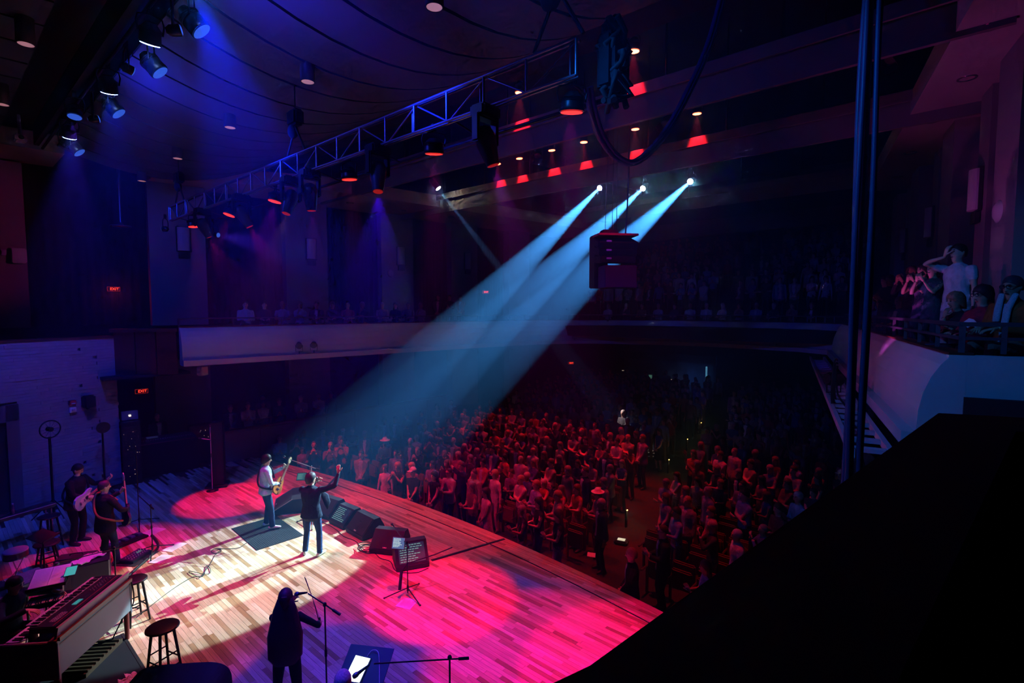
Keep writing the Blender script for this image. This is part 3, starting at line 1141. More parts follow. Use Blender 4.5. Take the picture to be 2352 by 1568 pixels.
# surround loudspeakers and wall boxes
def wall_box(name, label, cat, loc, rz, size, mat, parts=()):
    e_ = empty(name, loc, rz, label, cat)
    MB().rbox((0, 0, 0), size, min(size) * .18).build('body', mat, e_)
    for nm, c_, s_, m_ in parts:
        MB().rbox(c_, s_, min(s_) * .2).build(nm, m_, e_)
    return e_


WHB = M('white_box', (.6, .62, .68), .5)
wall_box('wall_loudspeaker', 'square white wall loudspeaker beside the nearest left sconce', 'loudspeaker', (2.05, lwall(2.05) - .6, 6.9), sl, (.36, .2, .46), WHB,
         (('grille', (0, -.105, 0), (.3, .02, .4), WHB),))
wall_box('wall_sensor', 'tiny pale wall sensor beside the square white loudspeaker', 'sensor', (1.72, lwall(1.72) - .54, 6.98), sl, (.12, .06, .18), WHB, (('cover', (0, -.04, .02), (.08, .03, .08), WHB),))
wall_box('hanging_loudspeaker', 'tilted white loudspeaker hung below the left balcony front', 'loudspeaker', (5.65, 17.75, 3.33), R(30), (.26, .2, .3), WHB,
         (('bracket', (0, .05, .2), (.04, .04, .16), WHB), ('grille', (0, -.11, 0), (.22, .02, .26), WHB)))
wall_box('fire_alarm_pull', 'red fire alarm pull station on the stone wall', 'alarm', (2.62, 18.47, 2.66), .335, (.17, .07, .14), M('alarm_red', (.6, .03, .05), .4), (('handle', (0, -.045, -.02), (.1, .02, .03), PAPER),))
wall_box('alarm_strobe', 'small white alarm strobe below the red pull station', 'alarm', (2.62, 18.47, 2.46), .335, (.16, .06, .15), PAPER, (('lens', (0, -.04, 0), (.08, .03, .05), M('strobe_lens', (.5, .4, .5), .2, var=0)),))
wall_box('monitor_box', 'black box loudspeaker mounted on the stone wall', 'loudspeaker', (2.98, 18.52, 2.64), .335, (.28, .22, .34), BLK, (('grille', (0, -.115, 0), (.24, .02, .3), GRILL), ('bracket', (0, .1, -.2), (.05, .2, .05), BLK)))
sv = MB()
sv.lathe([(.001, .09), (.16, .08), (.27, .03), (.3, 0), (.001, 0)], seg=18, axis=(0, 1, 0))
o = sv.build('surround_loudspeaker', WHB, None, (12.75, rwall(12.6) + .61, 7.0), sr)
o.scale = (1, 1, .75)
tag(o, 'oval white loudspeaker on the right wall pilaster', 'loudspeaker')
o = link('surround_loudspeaker', o.data, None, (14.7, lwall(14.7) - .52, 6.95), sl + PI)
o.scale = (.55, .8, .6)
tag(o, 'small round white loudspeaker on the fourth left pilaster', 'loudspeaker')

# EXIT signs
EXR = emissive('exit_red', (1, .05, .02), 3.2)
ext = text_mesh('EXIT', .2, .004, EXR)
for i, (p, rz, lb) in enumerate((((4.39, 22.1, 5.95), sl, 'red lit EXIT sign over the upper door in the left bay'), ((4.75, 20.75, 2.48), -.1, 'red lit EXIT sign in the recess beside the stage'),
                             ((20.6, 19.85, 6.2), sl - .4, 'small red lit EXIT sign in the far left balcony corner'), ((27.6, 18.9, 1.75), -.9, 'small red lit EXIT sign under the rear balcony'))):
    e_ = empty('exit_sign', p, rz, lb, 'sign', 'EXIT signs')
    e_.scale = (.6, .6, .6)
    MB().rbox((0, .03, 0), (.62, .05, .26), .01).build('housing', BLK, e_)
    t = link('lettering', ext, e_, (.04, -.004, 0))
    t.rotation_euler = (PI / 2, 0, 0)
    f = MB()
    for a, b, c_, d_ in ((0, .12, .6, .012), (0, -.12, .6, .012), (-.29, 0, .012, .24), (.29, 0, .012, .24)):
        f.box((a, -.002, b), (c_, .012, d_))
    f.build('glow_frame', emissive('exit_glow', (1, .04, .02), .5), e_)
light('POINT', (4.39, 21.8, 5.8), None, (1, .05, .02), 3, radius=.1, parent=None, name='exit_glow_light')

# spotlights on the balcony front ledge
for i, (x, y, h) in enumerate(((8.35, 16.85, 0), (8.85, 16.8, 0), (21.1, 14.25, 0), (22.3, 12.25, 0), (23.0, 9.7, 0), (23.1, 5.6, 0))):
    root = empty('ledge_spotlight', (x, y, 3.74), 0, 'small black spotlight on the balcony ledge, %s' % ('left of the close pair on the left side', 'right of the close pair on the left side',
                 'first of the rear balcony from the left', 'second of the rear balcony from the left', 'third of the rear balcony from the left', 'farthest right on the rear balcony')[i],
                 'stage light', 'spotlights on the balcony ledge')
    ax = (Vector((4.5, 9.5, 2)) - Vector((x, y, 3.9))).normalized()
    MB().lathe([(.05, -.16), (.085, -.1), (.09, .06), (.105, .1), (.105, .13), (.085, .13)], (0, 0, .3), 14, axis=ax).build('body', BLKM, root)
    MB().lathe([(.085, .125), (.001, .12)], (0, 0, .3), 14, axis=ax).build('lens', M('ledge_lens', (.3, .36, .32), .1, .5, var=0), root)
    yk = MB()
    sx = ax.cross(Vector((0, 0, 1))).normalized()
    yk.tube([sx * .11 + Vector((0, 0, .3)), sx * .11 + Vector((0, 0, .08)), -sx * .11 + Vector((0, 0, .08)), -sx * .11 + Vector((0, 0, .3))], .01, 5)
    yk.tube([(0, 0, 0), (0, 0, .09)], .02, 6)
    yk.build('yoke', BLKM, root)

# ladder-like lighting frame below the right balcony with cables and a lamp
lf = empty('ladder_rack', (8.0, .62, 3.5), 0, 'white ladder-like lighting frame along the foot of the right balcony', 'frame')
fd = Vector((3.4, .76, 0)).normalized()
fn_ = Vector((-fd.y, fd.x, 0))
FM = M('frame_paint', (.45, .42, .55), .5)
for s in (0, .42):
    a = fn_ * s + fd * -.6
    b = fn_ * s + fd * 13.5
    m_ = (a + b) / 2
    MB().box((m_.x, m_.y, 0), ((b - a).length, .06, .1), rz=math.atan2(fd.y, fd.x)).build('side_rail', FM, lf)
rg = MB()
rg.box((0, 0, 0), (.13, .42, .05))
rgm = rg.mesh('rung', FM)
for k in range(24):
    p = fd * (-.3 + k * .55) + fn_ * .21
    link('rung', rgm, lf, (p.x, p.y, 0), math.atan2(fd.y, fd.x))
light('SPOT', (11.6, 1.55, 4.1), (13.6, -.2, 9.7), (.55, .08, .9), 130, 75, .6, .08, 'soffit_fill_light')  # uplight added to brighten the right soffit, not the frame lamp's own beam
fl = empty('frame_lamp', (11.5, 1.75, 3.75), 0, 'black lamp with looping cables clamped on the ladder-like frame', 'stage light')
MB().lathe([(.06, -.2), (.12, -.12), (.13, .1), (.1, .16)], (0, 0, .15), 14, axis=(-.7, .6, .1)).build('body', BLKM, fl)
MB().tube([(-.1, .1, .15), (-.1, .1, -.1), (.1, -.1, -.1), (.1, -.1, .15)], .014, 5).build('yoke', BLKM, fl)
for k in range(4):
    rr = .28 + .07 * k
    pts = [(-.35 - rr * .7 * math.sin(t) - .2 * k * .3, -.1, .1 + rr * math.cos(t)) for t in np.linspace(-.4, 3.0, 12)]
    MB().tube(smooth_path(pts, 2), .013, 5).build('cable', RUB, fl)
MB().tube(smooth_path([(-.4, -.1, .3), (-.9, -.2, -.0), (-1.6, -.45, -.15), (-3.0, -.7, -.18)], 5), .016, 5).build('cable', RUB, fl)

# control booth window in the rear wall
cbw = empty('control_booth', (31.2, 14.0, .2), 0, 'lit control booth window under the rear balcony', 'window')
MB().box((.25, 0, .8), (.1, 6.2, 1.9)).build('back_panel', M('booth_wall', (.05, .07, .14), .8), cbw)
MB().box((-.1, 0, 2.0), (.2, 6.4, .5)).build('header', DARKW, cbw)
MB().box((-.1, -2.62, .85), (.05, .09, 1.45)).build('lit_edge', emissive('booth_edge', (.06, .3, 1), .9), cbw)
for y, z, a, b, c_ in ((-.5, .55, .2, .1, (.8, .9, 1)), (-.6, .25, .22, .06, (.7, 1, .8)), (-1.05, .4, .4, .04, (.5, .3, 1)), (1.3, .25, .14, .05, (1, .15, .12)), (1.0, .65, .22, .24, (.02, .09, .14)),
                       (2.3, .35, .2, .3, (.01, .05, .07)), (3.0, .9, .14, .05, (.15, .2, .3)), (1.2, -.75, .26, .07, (.3, .7, .9)), (.9, -.82, .16, .05, (.3, .7, .9))):
    MB().box((-.15, y, z), (.03, a, b)).build('screen', emissive('booth_%d' % int(1000 * (y + 5)), c_, 1.6), cbw)
light('POINT', (30.6, 12.2, .9), None, (.05, .2, 1), 14, radius=.2, name='booth_glow')
# ------------------------------------------------------------------ people
def attr_mat(name, prop, rough=.8, spec=.15, default=None, var=.18, scale=14, sheen=0):
    m = bpy.data.materials.new(name)
    m.use_nodes = True
    nt = m.node_tree
    b = nt.nodes['Principled BSDF']
    b.inputs['Roughness'].default_value = rough
    b.inputs['Specular IOR Level'].default_value = spec
    a = nt.nodes.new('ShaderNodeAttribute')
    a.attribute_type = 'OBJECT'
    a.attribute_name = prop
    tc = nt.nodes.new('ShaderNodeTexCoord')
    n = nt.nodes.new('ShaderNodeTexNoise')
    n.inputs['Scale'].default_value = scale
    n.inputs['Detail'].default_value = 3
    nt.links.new(tc.outputs['Object'], n.inputs[0])
    mr = nt.nodes.new('ShaderNodeMapRange')
    mr.inputs[1].default_value = .3
    mr.inputs[2].default_value = .7
    mr.inputs[3].default_value = 1 - var
    mr.inputs[4].default_value = 1 + var
    nt.links.new(n.outputs['Fac'], mr.inputs[0])
    mx = nt.nodes.new('ShaderNodeVectorMath')
    mx.operation = 'SCALE'
    nt.links.new(a.outputs['Color'], mx.inputs[0])
    nt.links.new(mr.outputs[0], mx.inputs['Scale'])
    nt.links.new(mx.outputs[0], b.inputs['Base Color'])
    if 'cloth' in name:
        w_ = nt.nodes.new('ShaderNodeTexNoise')
        w_.inputs['Scale'].default_value = 9
        w_.inputs['Detail'].default_value = 2
        w_.inputs['Distortion'].default_value = 1.2
        nt.links.new(tc.outputs['Object'], w_.inputs[0])
        bp = nt.nodes.new('ShaderNodeBump')
        bp.inputs['Strength'].default_value = .5
        bp.inputs['Distance'].default_value = .035
        nt.links.new(w_.outputs['Fac'], bp.inputs['Height'])
        nt.links.new(bp.outputs[0], b.inputs['Normal'])
    return m


PM = [attr_mat('skin', 'skin_tone', .55, .3, var=.08), attr_mat('top_cloth', 'top_tone'), attr_mat('shirt_cloth', 'shirt_tone'), attr_mat('trouser_cloth', 'trouser_tone'),
      attr_mat('shoe_leather', 'shoe_tone', .5, .4), attr_mat('hair_strands', 'hair_tone', .55, .3, var=.4, scale=60), M('eye_dark', (.01, .01, .012), .2, var=0),
      M('phone_black', (.02, .02, .025), .3, var=0), M('accessory_white', (.7, .7, .7), .7)]
SKIN, TOP, SHIRT, TROU, SHOE, HAIR, EYE, PHONE, ACC = range(9)


def loft(mb, rings, hint, mi, seg=12):
    """rings: (centre, half width along hint, half depth); ends are closed by shrinking caps"""
    pts = [Vector(r[0]) for r in rings]
    n = len(pts)
    vs = []
    hint = Vector(hint)
    order = []
    for i in range(n):
        t = pts[min(i + 1, n - 1)] - pts[max(i - 1, 0)]
        t.normalize()
        a = hint - t * hint.dot(t)
        if a.length < 1e-4:
            a = t.orthogonal()
        a.normalize()
        b = t.cross(a)
        order.append((t, a, b))
    t, a, b = order[0]
    r0 = rings[0]
    allr = [(pts[0] - t * min(r0[1], r0[2]) * .5, r0[1] * .55, r0[2] * .55, a, b)]
    for i in range(n):
        allr.append((pts[i], rings[i][1], rings[i][2], order[i][1], order[i][2]))
    t, a, b = order[-1]
    r1 = rings[-1]
    allr.append((pts[-1] + t * min(r1[1], r1[2]) * .5, r1[1] * .55, r1[2] * .55, a, b))
    for c, ra, rb, a, b in allr:
        for k in range(seg):
            an = 2 * PI * k / seg
            vs.append(c + a * (ra * math.cos(an)) + b * (rb * math.sin(an)))
    m_ = len(allr)
    fs = []
    for i in range(m_ - 1):
        for k in range(seg):
            k2 = (k + 1) % seg
            fs.append((i * seg + k, i * seg + k2, (i + 1) * seg + k2, (i + 1) * seg + k))
    fs += [tuple(range(seg - 1, -1, -1)), tuple((m_ - 1) * seg + k for k in range(seg))]
    mb.add(vs, fs, mi, True)


def hand(mb, wrist, fdir, pnorm, side, curl=.5, sc=1., spread=.12, mi=SKIN):
    """palm and five fingers. fdir: where fingers point, pnorm: palm facing, side +1 left hand -1 right"""
    f = Vector(fdir).normalized()
    p = Vector(pnorm)
    p = (p - f * p.dot(f)).normalized()
    s = f.cross(p) * side          # towards the thumb
    w = Vector(wrist)
    loft(mb, [(w - f * .02 * sc, .028 * sc, .02 * sc), (w + f * .03 * sc, .036 * sc, .018 * sc), (w + f * .075 * sc, .042 * sc, .016 * sc), (w + f * .098 * sc, .038 * sc, .013 * sc)], s, mi, 8)
    for k, (o, ln) in enumerate(((.031, .072), (.011, .082), (-.010, .076), (-.030, .060))):
        base = w + f * .092 * sc + s * o * sc
        d = (f + s * (o * spread * 20)).normalized()
        pts = [base]
        c = curl * (.9 + .12 * k)
        for j, part in enumerate((.45, .32, .25)):
            d = (d * math.cos(c * (.55 + .25 * j)) + p * math.sin(c * (.55 + .25 * j))).normalized()
            pts.append(pts[-1] + d * ln * part * sc)
        mb.tube(pts, [.0095 * sc, .009 * sc, .0082 * sc, .0068 * sc], 6, mi)
    b = w + f * .03 * sc + s * .03 * sc
    d = (s * .75 + f * .6 + p * .25).normalized()
    pts = [b, b + d * .038 * sc]
    d = (d + f * .5 + p * (.2 + curl * .5) - s * curl * .5).normalized()
    pts.append(pts[-1] + d * .03 * sc)
    d = (d + f * .2 + p * curl * .4).normalized()
    pts.append(pts[-1] + d * .024 * sc)
    mb.tube(pts, [.013 * sc, .011 * sc, .0095 * sc, .0075 * sc], 6, mi)


def head_parts(mb, post, c, f, u, sc=1., hair='short', female=False, beard=False, hat=None, glasses=False, hair_mb=None):
    """mb goes into the remeshed skin, post is appended untouched"""
    f = Vector(f).normalized()
    u = (Vector(u) - f * Vector(u).dot(f)).normalized()
    r = f.cross(u)
    c = Vector(c)
    prof = [(-.118, .026, .030, .052), (-.098, .048, .055, .030), (-.06, .062, .078, .014), (-.02, .070, .092, .004), (.03, .076, .099, -.002), (.07, .072, .092, -.008), (.102, .053, .068, -.012), (.12, .022, .03, -.014)]
    loft(mb, [(c + u * z * sc + f * o * sc, w_ * sc, d_ * sc) for z, w_, d_, o in prof], r, SKIN, 14)
    # nose, brow, ears, lips
    loft(mb, [(c + u * .015 * sc + f * .092 * sc, .010 * sc, .010 * sc), (c - u * .02 * sc + f * .108 * sc, .013 * sc, .014 * sc), (c - u * .034 * sc + f * .106 * sc, .017 * sc, .011 * sc)], r, SKIN, 8)
    for s in (-1, 1):
        mb.ell(c + r * (.077 * s * sc) - u * .005 * sc - f * .01 * sc, (.014 * sc, .024 * sc, .034 * sc), SKIN, 8, 6, Matrix((r, f, u)).transposed())
        post.ell(c + r * (.031 * s * sc) + u * .018 * sc + f * .089 * sc, (.013 * sc, .008 * sc, .007 * sc), EYE, 8, 5, Matrix((r, f, u)).transposed())
        post.ell(c + r * (.031 * s * sc) + u * .038 * sc + f * .092 * sc, (.019 * sc, .007 * sc, .005 * sc), HAIR, 6, 4, Matrix((r, f, u)).transposed())
    post.ell(c - u * .062 * sc + f * .089 * sc, (.022 * sc, .008 * sc, .006 * sc), EYE if not female else SKIN, 8, 4, Matrix((r, f, u)).transposed())
    hm_ = hair_mb if hair_mb is not None else post
    B = Matrix((r, f, u)).transposed()

    def cap(zmin_front, zmin_back, th, rough=.0, top=1.0):
        seg, rg = 18, 10
        vs, fs = [], []
        for i in range(rg + 1):
            for k in range(seg):
                ph = 2 * PI * k / seg
                fr = math.cos(ph)          # 1 = front
                zb = zmin_back + (zmin_front - zmin_back) * max(0, (fr + 1) / 2) ** 1.5
                z1 = .128 + th * top
                z = z1 + (zb - z1) * i / rg
                tt = max(0, 1 - ((z - .02) / (z1 - .02)) ** 2) if z > .02 else 1
                k_ = math.sqrt(tt)
                wv = rough * math.sin(ph * 9 + i * 2)
                t2 = th * (1 - .75 * (i / rg) ** 3) + wv
                vs.append(c + (r * math.sin(ph) * (.078 + t2) * k_ + f * ((.100 + t2) * fr * k_ - .008) + u * z) * sc)
        for i in range(rg):
            for k in range(seg):
                k2 = (k + 1) % seg
                fs.append((i * seg + k, (i + 1) * seg + k, (i + 1) * seg + k2, i * seg + k2))
        hm_.add(vs, fs, HAIR, True)

    if hair == 'short':
        cap(.062, -.045, .012, .002)
    elif hair == 'mop':
        cap(.035, -.085, .022, .004)
    elif hair == 'curly':
        cap(.060, -.08, .026, .007)
    elif hair == 'thin':
        cap(.09, -.035, .006, .001)
    elif hair == 'bob':
        cap(.055, -.135, .02, .003)
    elif hair in ('long', 'verylong'):
        cap(.058, -.09, .018, .003)
        ln = .22 if hair == 'long' else .66
        kw = 1 if hair == 'long' else 1.75
        loft(hm_, [(c - f * .045 * sc + u * .03 * sc, .092 * sc, .06 * sc), (c - f * .06 * sc - u * .1 * sc, .105 * sc * (1 + kw) / 2, .055 * sc), (c - f * .085 * sc - u * ln * .5 * sc - u * .1 * sc, .125 * sc * kw, .05 * sc * kw),
                     (c - f * .105 * sc - u * (ln + .05) * sc, .12 * sc * kw, .04 * sc * kw), (c - f * .11 * sc - u * (ln + .16) * sc, .07 * sc * kw, .02 * sc)], r, HAIR, 14)
    if beard:
        loft(post, [(c - u * .055 * sc + f * .05 * sc, .064 * sc, .052 * sc), (c - u * .1 * sc + f * .052 * sc, .046 * sc, .045 * sc), (c - u * .128 * sc + f * .058 * sc, .02 * sc, .024 * sc)], r, HAIR, 10)
    if hat == 'cowboy':
        post.lathe([(.001, .2), (.06, .195), (.085, .16), (.1, .095), (.165, .085), (.175, .1), (.17, .085), (.1, .075)], c, 16, ACC, u)
    elif hat == 'cap':
        post.lathe([(.001, .155), (.06, .145), (.095, .1), (.1, .06), (.095, .055)], c, 14, ACC, u)
        post.box(c + f * .14 * sc + u * .066, (.13, .11, .012), ACC, mat=B)
    if glasses:
        for s in (-1, 1):
            post.tube([c + (r * (.031 * s + .026 * math.cos(t)) + u * (.016 + .02 * math.sin(t)) + f * .104) * sc for t in np.linspace(0, 2 * PI, 9)], .004, 4, EYE)
            post.tube([c + (r * .058 * s + u * .02 + f * .1) * sc, c + (r * .082 * s + u * .015 - f * .0) * sc], .004, 4, EYE)


def two_bone(a, l1, l2, target, pole):
    """elbow or knee position for a reach from a to target"""
    a, t, pole = Vector(a), Vector(target), Vector(pole)
    d = t - a
    L = min(d.length, (l1 + l2) * .998)
    dn = d.normalized()
    x = (l1 * l1 - l2 * l2 + L * L) / (2 * L)
    h = math.sqrt(max(0, l1 * l1 - x * x))
    p = (pole - dn * pole.dot(dn)).normalized()
    return a + dn * x + p * h, a + dn * L


def person_mesh(name, P, mats=None, voxel=.022, dec=.5):
    """local frame: facing +x, left = +y, feet on z = 0, height 1.78 before scaling.
    P: dict(hl=(wrist target), hr=..., seated, jacket, skirt, hair, ...)"""
    mb, post = MB(), MB()
    hair_mb = MB() if P.get('hair_child') else None
    seated = P.get('seated', False)
    fem = P.get('female', False)
    lean = P.get('lean', 0.)
    wide = P.get('wide', 1.)
    hipz = .50 if seated else .95
    pel = Vector((0, 0, hipz))
    up = Vector((math.sin(lean), 0, math.cos(lean)))
    fwd = Vector((math.cos(lean), 0, -math.sin(lean)))
    L = Vector((0, 1, 0))
    tl = .50
    waist = pel + up * .17
    chest = pel + up * .36
    shc = pel + up * tl
    neck = pel + up * (tl + .065)
    hd = pel + up * (tl + .203) + fwd * .02
    k = wide
    jk = P.get('jacket', False)
    hw = .168 if not fem else .172
    # torso
    rings = [(pel - up * .03, hw * k, .115 * k), (pel + up * .06, (hw + .002) * k, .122 * k), (waist, (.148 if not fem else .132) * k, .112 * k),
             (chest, (.182 if not fem else .158) * k, .122 * k + (.012 if fem else 0)), (shc - up * .04, .18 * (k + 1) / 2, .108 * k), (shc + up * .018, .135, .085), (neck - up * .02, .07, .065)]
    if jk:
        lo = P.get('jlen', .2)
        jr = [(pel - up * lo, (hw + .045) * k, .155 * k), (pel - up * lo * .4, (hw + .035) * k, .15 * k)] + [(a, w_ + .014, d_ + .014) for a, w_, d_ in rings[1:]]
        if not seated:
            loft(mb, jr, L, TOP, 20)
        else:
            loft(mb, [(a, w_ + .012, d_ + .012) for a, w_, d_ in rings], L, TOP, 20)
    else:
        un = P.get('untuck', 0)
        rr = list(rings)
        if un and not seated:
            rr = [(pel - up * un, (hw + .02) * k, .135 * k)] + rr
        loft(mb, rr, L, TOP, 18)
    # pelvis
    if not seated:
        loft(mb, [(pel - up * .12, (hw - .005) * k, .11 * k), (pel + up * .05, hw * k, .112 * k)], L, TROU, 16)
    loft(mb, [(neck - up * .03, .056, .06), (hd - up * .05, .052, .058)], L, SKIN, 12)
    # legs
    hipx = .092 * k
    for s in (1, -1):
        h0 = pel + L * (hipx * s) - up * .04
        ft = P.get('fl' if s > 0 else 'fr')
        if seated:
            kn = Vector((.44, .11 * s, .50))
            an = Vector((.42, .11 * s, .08))
        else:
            if ft is None:
                ft = (0, .12 * s)
            an = Vector((ft[0], ft[1], .085))
            kn, an = two_bone(h0, .418, .418, an, Vector((1, .08 * s, 0)))
        tw_ = .082 * k
        cuff = P.get('cuff', .062)
        if P.get('skirt'):
            loft(mb, [(h0, tw_, tw_ * 1.05), (h0.lerp(kn, .6), .068, .07), (kn, .055, .056), (kn.lerp(an, .3), .052, .056), (an, .034, .038)], L, SKIN if not P.get('trous') else TROU, 12)
        else:
            loft(mb, [(h0, tw_ + .008, tw_ * 1.12), (h0.lerp(kn, .5), .080 * (k + 1) / 2, .085), (kn, .064, .066), (kn.lerp(an, .35), .062, .07), (an + Vector((0, 0, -.01)), cuff * .8, cuff)], L, TROU, 12)
        toe = P.get('toe', .18) * s
        fx = Vector((math.cos(toe), math.sin(toe), 0))
        fy = Vector((-fx.y, fx.x, 0))
        a0 = Vector((an.x, an.y, 0))
        loft(mb, [(a0 - fx * .07 + Vector((0, 0, .045)), .036, .042), (a0 + fx * .02 + Vector((0, 0, .047)), .042, .046), (a0 + fx * .12 + Vector((0, 0, .036)), .046, .034), (a0 + fx * .18 + Vector((0, 0, .028)), .036, .025)], fy, SHOE, 10)
    if P.get('skirt'):
        loft(mb, [(pel - up * .42, (hw + .07), .19), (pel - up * .15, hw + .03, .145), (pel + up * .06, hw, .122)], L, TROU, 18)
    # arms
    for s, key in ((1, 'hl'), (-1, 'hr')):
        sh = shc + L * (s * ((.2 if not fem else .178) * (k + 1) / 2)) - up * .035
        d = P.get(key) or {}
        tgt = Vector(d.get('p', (.04, .27 * s, hipz - .13)))
        pole = Vector(d.get('pole', (-.6, .5 * s, -.5)))
        el, wr = two_bone(sh, .295, .265, tgt, pole)
        slv = d.get('sleeve', P.get('sleeve', 1.))
        ra = .052 if not fem else .044
        if jk:
            ra += .008
        ua = [(sh + up * .012 - L * s * .02, ra * 1.25, ra * 1.25), (sh.lerp(el, .3), ra * 1.05, ra * 1.08), (el, ra * .85, ra * .85)]
        hint = (wr - sh).cross(pole)
        if hint.length < 1e-3:
            hint = L
        if slv > .9:
            loft(mb, ua, hint, TOP, 12)
            loft(mb, [(el, ra * .86, ra * .86), (el.lerp(wr, .5), ra * .82, ra * .82), (wr - (wr - el).normalized() * .012, ra * .70, ra * .68)], hint, TOP, 12)
            loft(mb, [(el.lerp(wr, .8), .03, .027), (wr, .026, .023)], hint, SKIN, 10)
        else:
            m2 = sh.lerp(el, max(.15, slv))
            loft(mb, [(sh + up * .012 - L * s * .02, ra * 1.25, ra * 1.25), (sh.lerp(m2, .6), ra * 1.12, ra * 1.15), (m2, ra * 1.1, ra * 1.1)], hint, TOP, 12)
            loft(mb, [(sh.lerp(el, .15), .044, .046), (el, .036, .037), (el.lerp(wr, .3), .038, .037), (wr, .025, .022)], hint, SKIN, 10)
        fdir = Vector(d.get('f', (wr - el)))
        pn = Vector(d.get('n', (0, -s, 0)))
        hand(post, wr + fdir.normalized() * .02, fdir, pn, s, d.get('curl', .45), 1.0 if not fem else .9)
        if d.get('phone'):
            pf = Vector(d['phone'])
            c_ = wr + fdir.normalized() * .12 + pn.normalized() * .03
            pm_ = frame((0, 0, 0), fdir.normalized().cross(pn), pn).to_3x3()
            post.rbox(c_, (.15 if pf.x else .075, .075 if pf.x else .15, .01), .003, PHONE, mat=pm_)
    # head
    hf = Vector(P.get('look', (1, 0, 0)))
    head_parts(mb, post, hd, hf, P.get('hup', (0, 0, 1)), P.get('hsc', 1.0), P.get('hair', 'short'), fem, P.get('beard', False), P.get('hat'), P.get('glasses', False), hair_mb)
    for fn in P.get('extra', ()):
        fn(mb, post)
    # ---- fuse into one skin
    me = mb.mesh('raw', PM)
    o = bpy.data.objects.new('raw', me)
    COL.objects.link(o)
    r_ = o.modifiers.new('r', 'REMESH')
    r_.mode = 'VOXEL'
    r_.voxel_size = voxel
    s_ = o.modifiers.new('s', 'SMOOTH')
    s_.factor = .5
    s_.iterations = 2
    if dec < 1:
        d_ = o.modifiers.new('d', 'DECIMATE')
        d_.ratio = dec
    dg = bpy.context.evaluated_depsgraph_get()
    me2 = bpy.data.meshes.new_from_object(o.evaluated_get(dg))
    bpy.data.objects.remove(o)
    bv = BVHTree.FromPolygons(mb.v, mb.f)
    nv = len(me2.vertices)
    vs = [v.co.copy() for v in me2.vertices]
    out = MB()
    out.v = [tuple(v) for v in vs]
    opn = P.get('open', .0)
    for p in me2.polygons:
        c = p.center
        hit = bv.find_nearest(c)
        mi = mb.m[hit[2]] if hit[2] is not None else TOP
        if mi == TOP and opn > 0:
            rel = c - pel
            t = rel.dot(up)
            if rel.dot(fwd) > .04 and -.3 < t < tl + .02 and abs(rel.y) < opn * (.25 + .75 * min(1, max(0, t + .12) / .55)):
                mi = SHIRT if t > -.05 else TROU
        out.f.append(tuple(p.vertices))
        out.m.append(mi)
        out.sm.append(True)
    out.add(post.v, [], 0)
    for f_, m_, q_ in zip(post.f, post.m, post.sm):
        out.f.append(tuple(i + nv for i in f_))
        out.m.append(m_)
        out.sm.append(q_)
    bpy.data.meshes.remove(me2)
    bpy.data.meshes.remove(me)
    res = out.mesh(name, PM)
    if hair_mb is not None:
        hmsh = hair_mb.mesh('hair', PM)
        return res, hmsh
    return res


def dress(o, top, trou=(.02, .022, .035), shirt=(.6, .6, .65), skin=(.55, .33, .24), hair=(.04, .025, .018), shoe=(.03, .025, .022)):
    o['top_tone'] = list(top)
    o['trouser_tone'] = list(trou)
    o['shirt_tone'] = list(shirt)
    o['skin_tone'] = list(skin)
    o['hair_tone'] = list(hair)
    o['shoe_tone'] = list(shoe)
    return o
# ------------------------------------------------------------------ performers
def performer(label, loc, heading, P, tones, sc=1.0, cat='person', vox=.012, dec=.6):
    P = dict(P)
    P['hair_child'] = True
    me, hm_ = person_mesh('person', P, voxel=vox, dec=dec)
    o = link('person', me, None, loc, heading)
    o.scale = (sc, sc, sc)
    tag(o, label, cat)
    dress(o, **tones)
    h = link('hair', hm_, o)
    h['hair_tone'] = o['hair_tone']
    return o


def local(loc, heading, p, sc=1.):
    return Vector(loc) + Matrix.Rotation(heading, 3, 'Z') @ (Vector(p) * sc)


STRAT = [(-.2, 0), (-.19, .08), (-.15, .14), (-.09, .165), (-.03, .145), (.03, .12), (.08, .125), (.14, .145), (.2, .13), (.225, .105), (.19, .085), (.13, .05), (.12, 0),
         (.13, -.045), (.16, -.075), (.19, -.10), (.175, -.125), (.12, -.135), (.05, -.115), (0, -.12), (-.06, -.155), (-.12, -.155), (-.17, -.11)]
PARLOR = [(.21 * math.cos(t) - .0, (.15 + .03 * math.cos(2 * t) - .02 * math.cos(t)) * math.sin(t) * (1.02 if math.cos(t) < 0 else .86)) for t in np.linspace(0, 2 * PI, 28)[:-1]]


